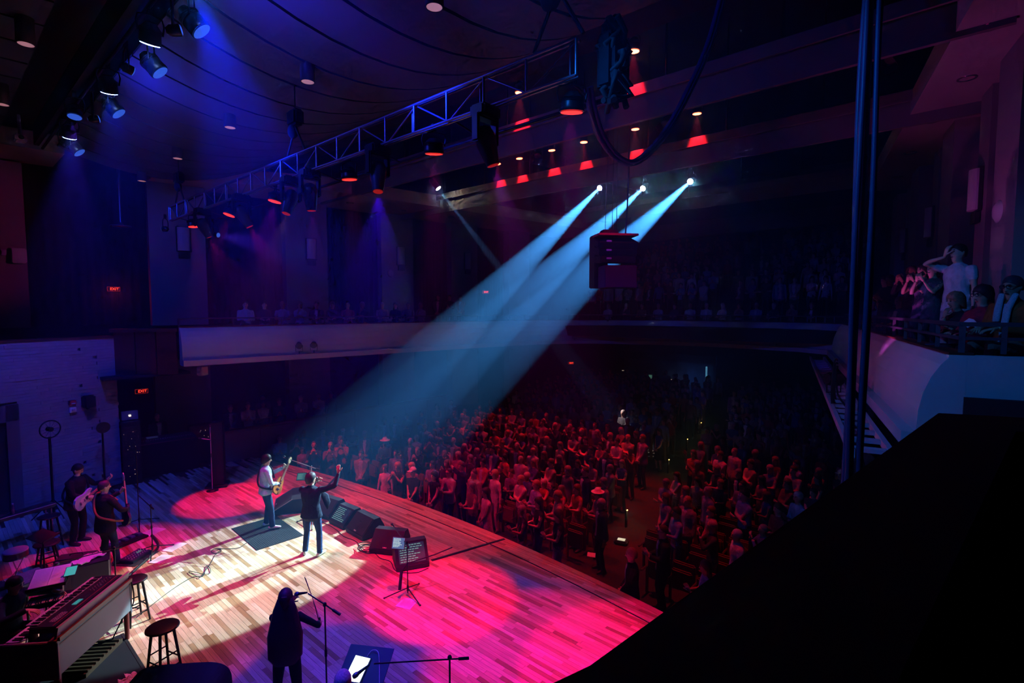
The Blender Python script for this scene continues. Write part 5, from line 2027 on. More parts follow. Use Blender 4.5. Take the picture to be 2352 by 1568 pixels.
# small second keyboard on a stand
k2 = empty('small_keyboard', (.92, 10.18, 0), R(-20), 'small blue-black keyboard on a stand behind the organ console', 'keyboard')
MB().rbox((.28, .12, .83), (.86, .30, .08), .015).build('body', M('kb_blue', (.03, .035, .09), .4), k2)
keys(k2, -.12, .04, .872, 28, .028, .14)
for a in (.0, .55):
    MB().tube([(a, .0, 0), (a + .1, .25, .79)], .014, 6).build('leg', BLKM, k2)
    MB().tube([(a, .25, 0), (a + .1, .0, .79)], .014, 6).build('leg', BLKM, k2)
mx = empty('audio_mixer', (.88, 10.98, 0), R(15), 'compact mixer with faders on a stand beside the sheet music', 'mixer')
MB().rbox((0, 0, .98), (.46, .34, .06), .012, mat=Matrix.Rotation(R(12), 3, 'X')).build('body', M('mixer_grey', (.12, .13, .2), .4), mx)
q = MB()
for i in range(7):
    for j in range(4):
        q.lathe([(.009, 0), (.007, .018)], (-.18 + i * .06, -.1 + j * .06, 1.0 + (-.1 + j * .06) * .2), 6)
tag(q.build('knobs', M('knob_grey'), mx), kind='stuff')
MB().rbox((-.3, .04, 1.0), (.24, .3, .05), .012).build('touch_screen', M('dark_glass', (.01, .01, .02), .1, var=0), mx)
MB().tube([(0, 0, 0), (0, 0, .95)], .02, 8).build('pole', BLKM, mx)
for k in range(3):
    MB().tube([(0, 0, .25), (.3 * math.cos(k * 2.1), .3 * math.sin(k * 2.1), .01)], .012, 6).build('leg', BLKM, mx)


def stool(label, x, y, h, r=.17, rz=0, seat_m=None, leg_m=None, splay=.06):
    e_ = empty('bar_stool', (x, y, 0), rz, label, 'stool', 'wooden stools')
    MB().lathe([(.001, 0), (r * .9, 0), (r, .012), (r, .028), (r * .92, .04), (.001, .036)], (0, 0, h - .04), 24).build('seat', seat_m or M('stool_black', (.015, .011, .012), .45), e_)
    tops = []
    for k in range(4):
        a = PI / 4 + k * PI / 2
        p0 = Vector((r * .62 * math.cos(a), r * .62 * math.sin(a), h - .04))
        p1 = Vector(((r * .62 + splay + .03) * math.cos(a), (r * .62 + splay + .03) * math.sin(a), 0))
        MB().tube([p1, p0], [.016, .021], 8).build('leg', leg_m or M('stool_black'), e_)
        tops.append((p0, p1))
    for k in range(4):
        for f_ in ((.62,) if k % 2 else (.5, .75)):
            a = tops[k][0].lerp(tops[k][1], f_)
            b = tops[(k + 1) % 4][0].lerp(tops[(k + 1) % 4][1], f_)
            MB().tube([a, b], .01, 6).build('rung', leg_m or M('stool_black'), e_)
    return e_


stool('black wooden stool standing in the light in front of the organ console', 2.03, 8.35, .76, .21, .3)
stool('black wooden stool at the far end of the organ console', 2.12, 10.25, .74, .19, .2)
stool('stool with dark red seat behind the far guitarist', 1.62, 14.92, .72, .2, .5, M('stool_red', (.16, .012, .03), .5), M('stool_dark', (.012, .01, .016), .5))
stool('low black stool in front of the far guitarist', 1.45, 13.85, .50, .22, .1)

# amplifier cases with a towel
am = empty('guitar_amplifier', (1.72, 12.55, 0), R(-30), 'black guitar amplifier in front of the bass player', 'amplifier')
MB().rbox((0, 0, .28), (.62, .30, .54), .02).build('cabinet', M('amp_tolex', (.03, .02, .04), .7, scale=60), am)
MB().rbox((0, -.155, .24), (.54, .015, .36), .005).build('grille', GRILL, am)
MB().box((0, -.155, .49), (.54, .012, .07)).build('control_panel', M('amp_panel', (.2, .2, .24), .3, .6), am)
MB().tube(smooth_path([(-.1, 0, .555), (-.08, 0, .59), (.08, 0, .59), (.1, 0, .555)], 4), .01, 5).build('handle', RUB, am)
rc = empty('road_case', (1.78, 11.95, 0), R(-12), 'black road case with a pink-lit towel on top', 'case')
MB().rbox((0, 0, .33), (.66, .46, .6), .015).build('shell', M('case_black', (.025, .015, .035), .45), rc)
q = MB()
for sx in (-1, 1):
    for sy in (-1, 1):
        q.box((sx * .325, sy * .225, .33), (.02, .02, .6))
q.build('corner_trim', M('case_alu', (.25, .25, .3), .3, .8, var=0), rc)
for sx in (-1, 1):
    for sy in (-1, 1):
        MB().lathe([(.025, -.012), (.025, .012)], (sx * .25, sy * .16, .025), 10, axis=(0, 1, 0)).build('wheel', RUB, rc)


def towel(label, loc, rz, w, d_, m_, seed):
    r_ = random.Random(seed)
    q = MB()
    n = 14
    vs = []
    ph = [r_.uniform(0, 6) for _ in range(6)]
    for sgn in (0, 1):
        for i in range(n + 1):
            for j in range(n + 1):
                x_, y_ = (i / n - .5) * w, (j / n - .5) * d_
                z_ = .02 + .022 * math.sin(i * .8 + ph[0]) * math.cos(j * .6 + ph[1]) + .015 * math.sin(i * 1.7 + j + ph[2])
                x_ += .02 * math.sin(j + ph[3])
                y_ += .03 * math.sin(i * .7 + ph[4])
                vs.append((x_, y_, max(.004, z_) + sgn * .014))
    k = (n + 1) ** 2
    fs = []
    for i in range(n):
        for j in range(n):
            a = i * (n + 1) + j
            fs.append((a, a + 1, a + n + 2, a + n + 1))
            fs.append((k + a, k + a + n + 1, k + a + n + 2, k + a + 1))
    for i in range(n):
        for a, b in ((i, i + 1), (n * (n + 1) + i, n * (n + 1) + i + 1), (i * (n + 1), (i + 1) * (n + 1)), (i * (n + 1) + n, (i + 1) * (n + 1) + n)):
            fs.append((a, b, b + k, a + k))
    q.add(vs, fs, 0, True)
    o = q.build('towel', m_, None, loc, rz)
    return tag(o, label, 'towel', 'towels')


TOW = M('towel_cotton', (.75, .68, .75), .95, scale=50, bump=.4)
towel('crumpled pink-lit towel on the black road case', (1.8, 11.95, .63), .5, .46, .24, TOW, 1)
# carpeted riser under the organ console
ri = empty('carpet_rug', (.6, 9.0, 0), 0, 'dark blue-black rug under the organ console', 'rug')
MB().box((0, 0, .006), (2.6, 2.0, .008)).build('pile', M('rug_dark', (.008, .012, .018), .95, scale=40), ri)
MB().box((1.28, 0, .008), (.04, 2.0, .01)).build('border', CLOTHB, ri)
towel('folded lilac towel on the dark rug by the organ', (1.66, 8.62, .012), .9, .24, .17, TOW, 5)
# organ pedals and pedal units
pb = empty('pedal_board', (1.45, 9.55, 0), math.atan2(U.y, U.x), 'wooden bass pedal board under the organ console', 'pedals')
MB().box((0, 0, .04), (.8, .3, .06)).build('frame', M('pedal_wood', (.06, .035, .02), .6), pb)
for k in range(9):
    MB().box((-.35 + k * .085, .02, .085), (.03, .34, .03)).build('pedal', M('pedal_wood'), pb)
mxp = empty('floor_mixer', (2.72, 12.9, 0), R(38), 'black pedal unit with rows of knobs on the floor beside the bass player', 'effects unit')
MB().rbox((0, 0, .045), (.52, .30, .07), .012, mat=Matrix.Rotation(R(6), 3, 'X')).build('body', M('unit_black', (.03, .05, .06), .4), mxp)
q = MB()
for i in range(8):
    for j in range(3):
        q.lathe([(.012, 0), (.009, .02)], (-.2 + i * .057, -.08 + j * .07, .084 + (-.08 + j * .07) * .1), 8)
tag(q.build('knobs', M('knob_grey'), mxp), kind='stuff')
MB().box((.12, .02, .088), (.12, .06, .006)).build('display', emissive('unit_leds', (.1, .5, .6), .4), mxp)
MB().box((-.02, -.02, .006), (.66, .5, .010)).build('tray', CLOTHB, mxp)
pbd = empty('pedalboard', (2.75, 13.95, 0), R(20), 'flat pedalboard with blue-lit pedals behind the bass player', 'effects unit')
MB().rbox((0, 0, .03), (.8, .4, .05), .01).build('board', BLK, pbd)
for k in range(5):
    MB().rbox((-.3 + k * .15, .02 * (k % 2), .075), (.1, .16, .05), .01).build('pedal', M('pedal_blue', (.08, .14, .25), .35, .4), pbd)
# floor stand foot rail (blue line from keyboards towards the stands)
cable('thick blue-black cable loom lying towards the keyboards', [(2.05, 11.3, .02), (2.3, 11.9, .02), (2.62, 12.35, .02), (2.95, 12.75, .02), (3.2, 13.2, .02), (3.25, 13.9, .02)], .028)
# percussion clutter at the far left
stl = empty('pedal_steel_guitar', (1.25, 15.6, 0), R(18), 'long low steel guitar table with a bright edge at far left', 'steel guitar')
MB().rbox((0, 0, .72), (1.15, .32, .09), .02).build('body', M('steel_body', (.04, .035, .06), .35), stl)
MB().box((0, -.165, .76), (1.1, .012, .014)).build('edge_strip', M('bright_edge', (.35, .45, .8), .3, .5, var=0), stl)
for a in (-.5, .5):
    for b in (-.12, .12):
        MB().tube([(a, b, 0), (a * .95, b, .68)], .014, 6).build('leg', CHROME, stl)
q = MB()
for k in range(8):
    q.tube([(-.5, -.06 + k * .016, .772), (.5, -.06 + k * .016, .772)], .002, 3)
q.build('strings', CHROME, stl)
bt_ = empty('water_bottle', (1.1, 15.45, .77), 0, 'tall red bottle standing on the steel guitar table', 'bottle')
MB().lathe([(.03, 0), (.032, .02), (.032, .15), (.014, .19), (.014, .22)], seg=12).build('bottle_body', M('bottle_red', (.35, .06, .1), .2), bt_)
MB().lathe([(.017, .215), (.017, .24), (.001, .242)], seg=10).build('cap', M('bottle_cap', (.7, .3, .4), .4, var=0), bt_)
dk_ = empty('snare_drum', (.95, 13.3, 0), 0, 'snare drum on a stand in the clutter at the left edge', 'drum')
MB().lathe([(.178, .55), (.178, .69)], seg=24).build('shell', M('drum_shell', (.12, .03, .06), .3), dk_)
MB().lathe([(.185, .675), (.185, .70), (.17, .702), (.001, .698)], seg=24).build('drum_head', M('drum_skin', (.45, .4, .5), .6), dk_)
MB().lathe([(.185, .55), (.186, .57), (.18, .572)], seg=24).build('hoop', CHROME, dk_)
for k in range(3):
    a = k * 2.1
    MB().tube([(.12 * math.cos(a), .12 * math.sin(a), .55), (0, 0, .3), (.28 * math.cos(a), .28 * math.sin(a), .01)], .01, 6).build('leg', CHROME, dk_)
# dark draped case with rounded top at the bottom edge
cv = empty('covered_case', (1.72, 6.72, 0), R(-43), 'black covered case with a rounded top at the bottom edge', 'case')
prof = [(-.56, 0), (.56, 0)] + [(.56 * math.copysign(abs(math.cos(t)) ** .45, math.cos(t)), .7 + .3 * math.sin(t) ** .6) for t in np.linspace(.02, PI - .02, 24)]
MB().prism(prof, .4, Matrix(((1, 0, 0, 0), (0, 0, -1, .2), (0, 1, 0, 0), (0, 0, 0, 1)))).build('cover', M('cover_black', (.008, .006, .01), .8), cv)
MB().box((0, -.205, .3), (1.22, .012, .02)).build('seam', CLOTHB, cv)

# column loudspeaker with slim stick
cs = empty('column_loudspeaker', (5.54, 16.45, 0), R(-30), 'tall black column loudspeaker on a flat base at the far stage corner', 'loudspeaker')
MB().rbox((0, 0, .03), (.58, .5, .06), .015).build('base', BLK, cs)
MB().rbox((.04, 0, 1.0), (.32, .36, 1.86), .02).build('cabinet', BLK, cs)
MB().rbox((-.13, 0, 1.0), (.02, .32, 1.75), .005).build('grille', GRILL, cs)
sk_ = mic_stand('slim pale microphone stick in front of the column loudspeaker', 5.28, 16.1, 1.9, 0, ((0, 0, 1.5), (-.22, .1, 1.56)), ((-.27, .12, 1.575), (-.2, .09, 1.555)), base='disc', colour=M('pale_tube', (.4, .38, .5), .3, .3, var=0))

# stand lights near the stone wall
for i, (x, y, h) in enumerate(((1.95, 17.1, 2.05), (3.12, 17.75, 1.9))):
    e_ = empty('stand_fan' if i == 0 else 'stand_lamp', (x, y, 0), R(-70), ('dark round ring fan on a pole before the stone wall', 'dark lamp head on a tripod before the stone wall')[i], 'fan' if i == 0 else 'lamp')
    MB().tube([(0, 0, .05), (0, 0, h)], .03 if i == 0 else .025, 8).build('pole', BLKM, e_)
    for k in range(3):
        a = k * 2.1
        MB().tube([(0, 0, .45), (.42 * math.cos(a), .42 * math.sin(a), .01)], .013, 6).build('leg', BLKM, e_)
    if i == 0:
        q = MB()
        q.tube([(.05, .22 * math.cos(t), h + .2 + .22 * math.sin(t)) for t in np.linspace(0, 2 * PI, 25)], .016, 6, cap=False)
        q.build('ring', BLKM, e_)
        q = MB()
        for k in range(12):
            t = k * PI / 6
            q.tube([(.05, 0, h + .2), (.05, .21 * math.cos(t), h + .2 + .21 * math.sin(t))], .004, 4)
        q.build('spokes', BLKM, e_)
        MB().lathe([(.06, -.06), (.06, .06)], (.03, 0, h + .2), 12, axis=(1, 0, 0)).build('hub', BLKM, e_)
    else:
        MB().lathe([(.07, -.12), (.13, .08), (.16, .14)], (0, 0, h + .12), 16, axis=(.8, -.3, -.1)).build('head', BLK, e_)
        MB().lathe([(.12, .1), (.001, .1)], (0, 0, h + .12), 16, axis=(.8, -.3, -.1)).build('lens', M('lamp_lens', (.2, .25, .3), .15, .4, var=0), e_)
        MB().tube([(0, 0, h), (.02, 0, h + .1)], .02, 6).build('bracket', BLKM, e_)

# monitor mixing position in the side recess
dkk = empty('monitor_desk', (4.95, 19.25, 0), R(-6), 'long mixing desk draped to the floor in black cloth in the side recess', 'mixing desk')
MB().box((0, 0, .5), (1.75, .7, 1.0)).build('drape', CLOTHB, dkk)
MB().rbox((0, 0, 1.05), (1.7, .68, .1), .02, mat=Matrix.Rotation(R(8), 3, 'X')).build('console', M('desk_console', (.02, .02, .03), .4), dkk)
MB().box((0, -.345, 1.03), (1.6, .012, .012)).build('edge_strip', M('desk_red_edge', (.35, .05, .09), .4, var=0), dkk)
q = MB()
for k in range(24):
    q.box((-.75 + k * .064, -.12, 1.105), (.014, .03, .02))
tag(q.build('faders', M('knob_grey'), dkk), kind='stuff')
MB().rbox((-.3, .1, 1.14), (.3, .2, .02), .006).build('screen', emissive('desk_screen', (.01, .015, .12), .8), dkk)
rk = empty('equipment_rack', (3.98, 18.75, 0), R(-12), 'tall black equipment rack with tiny lights beside the stone wall', 'rack')
MB().rbox((0, 0, .95), (.46, .5, 1.9), .01).build('case', BLK, rk)
q = MB()
for k in range(11):
    q.box((0, -.252, .2 + k * .15), (.4, .012, .13))
q.build('front_panels', M('rack_panel', (.03, .03, .04), .4, .4), rk)
q = MB()
r_ = random.Random(3)
for k in range(14):
    q.box((r_.uniform(-.18, .18), -.262, r_.uniform(.2, 1.8)), (.012, .006, .012))
q.build('indicator_lights', emissive('rack_leds', (.6, .6, .7), .8), rk)
lt = empty('laptop', (3.98, 18.8, 1.905), R(-12), 'open laptop with a glowing white logo on top of the rack', 'laptop')
MB().rbox((0, .1, .012), (.4, .28, .02), .005).build('base', M('laptop_grey', (.22, .2, .28), .35, .5), lt)
MB().rbox((0, -.05, .15), (.4, .014, .27), .005, mat=Matrix.Rotation(R(-8), 3, 'X')).build('lid', M('laptop_grey'), lt)
apl = [(0, -.032), (.014, -.036), (.026, -.026), (.033, -.004), (.024, .004), (.026, .018), (.014, .025), (.0, .02), (-.014, .025), (-.028, .018), (-.034, .0), (-.026, -.026), (-.014, -.036)]
MB().prism(apl, .003, Matrix.Translation((0, -.075, .15)) @ Matrix.Rotation(PI / 2, 4, 'X')).build('logo', emissive('logo_white', (.8, .85, 1), 2.5), lt)
rk2 = empty('equipment_rack', (6.1, 19.55, 0), R(-8), 'low black rack with small white lights at the right end of the desk', 'rack')
MB().rbox((0, 0, .65), (.72, .5, 1.3), .015).build('case', BLK, rk2)
MB().rbox((0, -.26, 1.0), (.62, .012, .46), .005).build('front_panel', M('rack_panel'), rk2)
q = MB()
for k in range(8):
    q.box((r_.uniform(-.25, .25), -.27, r_.uniform(.85, 1.15)), (.013, .006, .013))
q.build('indicator_lights', emissive('rack_leds', (.6, .6, .7), .8), rk2)
# ------------------------------------------------------------------ audience
def hands(a, b, **k):
    d1 = dict(p=a)
    d2 = dict(p=b)
    d1.update(k.get('l', {}))
    d2.update(k.get('r', {}))
    return dict(hl=d1, hr=d2)


CLASP = hands((.21, .035, .93), (.21, -.035, .95), l=dict(f=(.3, -.9, -.3), n=(-.8, -.3, 0), curl=.8), r=dict(f=(.3, .9, -.3), n=(-.8, .3, 0), curl=.8))
CLAP = hands((.30, .05, 1.17), (.30, -.04, 1.17), l=dict(f=(.55, -.2, .85), n=(0, -1, 0), curl=.15), r=dict(f=(.55, .2, .85), n=(0, 1, 0), curl=.15))
PHON = hands((.27, .07, 1.45), (.27, -.07, 1.45), l=dict(f=(.3, -.4, .8), n=(-.9, -.2, .2), curl=.8, phone=(1, 0, 0)), r=dict(f=(.3, .4, .8), n=(-.9, .2, .2), curl=.8))
CROSS = hands((.17, -.15, 1.10), (.19, .15, 1.13), l=dict(f=(.1, -1, .1), n=(-1, 0, 0), curl=.4, pole=(.5, 1, -.6)), r=dict(f=(.1, 1, .1), n=(-1, 0, 0), curl=.4, pole=(.5, -1, -.6)))
DOWN = {}
RAISE = hands((.03, .27, .80), (.16, -.30, 1.86), r=dict(f=(.1, 0, 1), n=(1, 0, 0), pole=(-.2, -1, -.3)))
FACE = hands((.03, .27, .82), (.16, -.08, 1.60), r=dict(f=(.0, .3, 1), n=(-1, .3, 0), pole=(.3, -1, -.4), curl=.5))
SITH = hands((.34, .10, .72), (.34, -.10, .72), l=dict(f=(.9, -.4, -.2), n=(0, 0, -1), curl=.4), r=dict(f=(.9, .4, -.2), n=(0, 0, -1), curl=.4))
SITC = hands((.28, .04, .80), (.26, -.04, .95), l=dict(f=(.3, -.9, 0), n=(-1, 0, 0), curl=.7), r=dict(f=(.0, .3, .9), n=(-1, 0, .2), curl=.8))

VDEF = [
    ('man', 'with clasped hands', dict(jacket=True, jlen=.12, open=.06, **CLASP)),
    ('man', 'clapping', dict(untuck=.06, **CLAP)),
    ('man', 'holding up a phone', dict(hair='thin', untuck=.05, **PHON)),
    ('man', 'with folded arms', dict(sleeve=.5, wide=1.1, **CROSS)),
    ('man', 'with arms at the sides', dict(jacket=True, jlen=.14, open=.07, hair='thin', wide=1.08, **DOWN)),
    ('woman', 'clapping', dict(female=True, hair='long', sleeve=.5, **CLAP)),
    ('woman', 'holding up a phone', dict(female=True, hair='bob', sleeve=.6, **PHON)),
    ('woman', 'with clasped hands', dict(female=True, hair='long', skirt=True, sleeve=.3, **CLASP)),
    ('woman', 'with arms at the sides', dict(female=True, hair='bob', untuck=.08, **DOWN)),
    ('man', 'raising one arm', dict(hair='short', sleeve=.55, **RAISE)),
    ('man in a cowboy hat', 'clapping', dict(hat='cowboy', hair='short', **CLAP)),
    ('man in a cap', 'with clasped hands', dict(hat='cap', hair='short', sleeve=.5, untuck=.05, **CLASP)),
    ('woman', 'with folded arms', dict(female=True, hair='long', **CROSS)),
    ('man', 'clapping', dict(jacket=True, jlen=.12, open=.06, hair='thin', glasses=True, **CLAP)),
]
GARM = ['blazer', 'shirt', 'shirt', 'short-sleeved shirt', 'suit jacket', 'top', 'top', 'dress', 'blouse', 'shirt', 'shirt', 'polo shirt', 'jumper', 'jacket']
VM = [person_mesh('person', dict(hsc=1.04, **p), voxel=.024, dec=.4) for _, _, p in VDEF]
VS = [person_mesh('person', dict(hsc=1.04, seated=True, **p), voxel=.024, dec=.4) for p in
      (dict(jacket=True, open=.05, **SITH), dict(female=True, hair='bob', **SITC), dict(hair='thin', sleeve=.5, **SITH), dict(female=True, hair='long', **SITH))]

TOPS = (('navy', (.02, .03, .08)), ('black', (.015, .014, .017)), ('white', (.42, .42, .44)), ('pale blue', (.18, .25, .4)), ('red', (.42, .04, .04)), ('grey', (.2, .2, .22)),
        ('maroon', (.16, .03, .05)), ('cream', (.34, .29, .24)), ('blue', (.06, .12, .32)), ('pink', (.34, .14, .17)), ('charcoal', (.05, .05, .06)), ('purple', (.18, .09, .25)))
HAIRS = ((.02, .014, .012), (.06, .03, .018), (.12, .06, .03), (.30, .19, .10), (.38, .36, .35), (.2, .19, .19))
SKINS = ((.60, .38, .29), (.55, .33, .24), (.48, .28, .19), (.64, .43, .34), (.28, .15, .09))
TROUS = ((.02, .022, .035), (.015, .015, .018), (.05, .08, .17), (.16, .13, .10), (.06, .055, .06))

crowd = []          # x, y of everyone on the floor


def audience(label, x, y, z, heading, mesh, top, sc=1., group=None, hair=None, trou=None, shirt=None, rr=rnd):
    o = link('person', mesh, None, (x, y, z), heading)
    o.scale = (sc, sc, sc)
    tag(o, label, 'person', group)
    dress(o, top, trou or rr.choice(TROUS), shirt or rr.choice(((.6, .6, .64), (.35, .45, .6), (.5, .5, .55))), rr.choice(SKINS), hair or rr.choice(HAIRS))
    return o


def face_stage(x, y, jit=0.):
    return math.atan2(10.5 - y, 4.8 - x) + jit


SPEC = [((9.05, 14.28), 0, (.34, .07, .07), 'man in rust-red jacket with clasped hands at the stage edge', {}),
        ((8.95, 12.85), 8, (.6, .5, .6), 'small woman in white blouse at the stage edge beside the rust-red jacket', dict(sc=.92, hair=(.12, .06, .03))),
        ((9.05, 12.35), 6, (.02, .02, .025), 'blonde woman in black filming with a phone at the stage edge', dict(hair=(.35, .2, .1))),
        ((9.30, 12.02), 8, (.22, .1, .13), 'blonde woman in patterned pink blouse at the stage edge', dict(hair=(.4, .26, .14))),
        ((9.02, 11.58), 11, (.02, .02, .022), 'man in orange cap and black shirt with a camera at the stage edge', {}),
        ((9.19, 10.86), 7, (.015, .013, .017), 'woman in black sleeveless dress with clasped hands near the stage', dict(hair=(.03, .02, .015))),
        ((9.64, 10.75), 13, (.42, .36, .4), 'bearded man in pale grey blazer near the stage', {}),
        ((9.25, 9.42), 5, (.16, .05, .06), 'woman clapping in dark red top beside the stage edge', {}),
        ((10.41, 9.68), 8, (.6, .5, .56), 'blonde woman in long white cardigan in the second row', dict(hair=(.4, .25, .13), trou=(.5, .42, .48))),
        ((9.19, 8.85), 7, (.48, .36, .44), 'dark-haired woman in pale dress with a badge at the stage edge', dict(hair=(.03, .02, .018), trou=(.42, .38, .5))),
        ((10.52, 8.81), 3, (.42, .33, .38), 'man in light jacket with folded arms in the second row', {}),
        ((10.41, 8.19), 1, (.24, .34, .58), 'man in blue shirt beside the man with folded arms', dict(sc=1.02)),
        ((9.12, 7.60), 5, (.02, .018, .03), 'young helper in dark polo shirt with lanyard clapping at the stage edge', dict(sc=.93)),
        ((9.53, 7.42), 5, (.02, .02, .03), 'dark-haired helper in black polo shirt with orange lanyard', dict(hair=(.03, .02, .018))),
        ((9.21, 6.61), 5, (.018, .02, .035), 'helper in black polo shirt and pale trousers clapping at the stage edge', dict(trou=(.36, .32, .45), hair=(.05, .03, .02))),
        ((10.47, 6.25), 4, (.018, .02, .04), 'older man in dark suit and pale shirt by the centre aisle', dict(hair=(.4, .36, .36), shirt=(.3, .42, .66))),
        ((8.62, 4.47), 0, (.014, .014, .02), 'man in black suit and striped tie leaning at the stage edge', dict(shirt=(.5, .4, .6))),
        ((9.84, 4.40), 13, (.014, .015, .022), 'bald man in dark suit clapping behind the striped-tie man', dict(sc=1.04, shirt=(.25, .4, .7))),
        ((9.46, 16.15), 2, (.45, .05, .05), 'man in bright red jacket holding up a phone', {}),
        ((8.95, 16.0), 2, (.2, .1, .13), 'bald man in waistcoat holding up a phone beside the red jacket', {}),
        ((8.62, 16.5), 2, (.03, .05, .13), 'man with red striped tie holding up a phone', dict(shirt=(.5, .1, .1))),
        ((8.45, 17.0), 5, (.3, .26, .42), 'girl in white cardigan and white headband clapping by the far stage corner', dict(sc=.86, hair=(.03, .02, .02))),
        ((8.55, 17.6), 6, (.03, .02, .03), 'woman in black holding a white phone up by the far stage corner', dict(hair=(.02, .015, .015))),
        ((8.25, 18.3), 1, (.24, .38, .6), 'man in pale blue shirt at the far corner by the terrace wall', {}),
        ((9.2, 18.35), 4, (.02, .07, .28), 'man in blue jumper against the terrace wall', {}),
        ((10.61, 16.48), 0, (.04, .10, .24), 'man in blue blazer and pale shirt behind the red jacket', dict(hair=(.3, .26, .25), shirt=(.35, .5, .65))),
        ((10.39, 14.90), 10, (.05, .05, .08), 'man in white cowboy hat and dark shirt near the left aisle', {}),
        ((11.04, 14.32), 0, (.02, .02, .03), 'man in dark suit with bright shirt front in the second row', dict(shirt=(.3, .5, .75))),
        ((10.50, 13.24), 2, (.014, .014, .02), 'man in black jacket looking at a small phone in the second row', {}),
        ((12.77, 3.67), 3, (.2, .36, .62), 'broad man in pale blue short-sleeved shirt with folded arms at lower right', dict(sc=1.06)),
        ((13.37, 2.65), 1, (.22, .38, .6), 'man in pale shirt just above the parapet at lower right', dict(sc=1.06)),
        ((9.20, 3.28), 5, (.34, .42, .68), 'woman in white cardigan clapping just above the parapet', dict(sc=.96, hair=(.08, .03, .03))),
        ((8.80, 2.75), 6, (.05, .04, .09), 'woman in dark top raising a phone beside the stage corner', dict(sc=.92)),
        ((9.75, 2.75), 4, (.03, .03, .05), 'bald man in dark jacket beside the white cardigan woman', dict(sc=.98)),
        ((11.12, 4.66), 1, (.2, .36, .62), 'man in bright blue shirt behind the dark suits', {}),
        ((15.11, 8.45), 1, (.55, .42, .42), 'man in white shirt raising his hands in the red light', {}),
        ((15.68, 5.25), 3, (.5, .42, .5), 'man in white shirt right of the centre aisle', {})]
for (x, y), v, top, lb, k in SPEC:
    if x < edge(y) + .33:
        x = edge(y) + .33
    crowd.append((x, y))
    o = audience(lb, x, y, house_z(x), face_stage(x, y), VM[v], top, k.get('sc', 1.), None, k.get('hair'), k.get('trou'), k.get('shirt'))
    if 'helper' in lb or 'badge' in lb:
        MB().box((.155, .06, 1.02), (.006, .06, .09)).build('name_badge', PAPER, o)
        MB().tube([(.12, .06, 1.05), (.14, .10, 1.25), (.03, .09, 1.44)], .006, 4).build('lanyard', M('lanyard_orange', (.6, .15, .03), .7, var=0), o)
        MB().tube([(.12, .06, 1.05), (.14, -.08, 1.25), (.03, -.09, 1.44)], .006, 4).build('lanyard', M('lanyard_orange'), o)
    if 'cap' in lb.split():
        pass

# generic seats on the floor
gen = []
rr = random.Random(21)
rows = [9.9 + .93 * i for i in range(21)]
for ri_, xr in enumerate(rows):
    n_in = 0
    y = 17.9 - rr.random() * .3
    while y > 1.9:
        x = xr + rr.uniform(-.08, .08) - .012 * (y - 9.5) ** 2 * .6 + .25
        a1 = 5.97 + .175 * (x - 10.6)
        a2 = 16.35 + .2 * (x - 12)
        n_in += 1
        ok = abs(y - a1) > .6 and abs(y - a2) > .55 and rr.random() < .9 and x > edge(y) + .9
        if ok and ri_ < 1 and rr.random() < .35:
            ok = False
        if ok and all((x - a) ** 2 + (y - b) ** 2 > .26 for a, b in crowd):
            gen.append((x, y, ri_, n_in))
            crowd.append((x, y))
        y -= rr.uniform(.53, .64)
vis = []
for x, y, r_, n_ in gen:
    q = proj((x, y, house_z(x) + 1.6))
    inn = -20 < q[0] < 2000 and 780 < q[1] < 1500
    vis.append((q[2] if inn else 99, x, y, r_, n_))
vis.sort()
NIND = 205
lab_seen = set()
for i, (dd_, x, y, r_, n_) in enumerate(vis[:NIND]):
    v = rr.choices(range(14), weights=(5, 7, 3, 6, 6, 6, 3, 4, 5, 1, 1, 1, 4, 4))[0]
    cn, top = rr.choice(TOPS)
    kind, pose, _ = VDEF[v]
    lb = '%s in %s %s %s, %s row from stage, %s from left' % (kind, cn, GARM[v], pose, ORD[r_], ORD[n_])
    if len(lb.split()) > 16:
        lb = '%s in %s, %s row from stage, %s from left' % (kind, cn, ORD[r_], ORD[n_])
    audience(lb, x, y, house_z(x), face_stage(x, y, rr.uniform(-.25, .25)), VM[v], top, rr.uniform(.92, 1.04) * (.95 if 'woman' in kind else 1.), 'standing audience on the main floor', rr=rr)


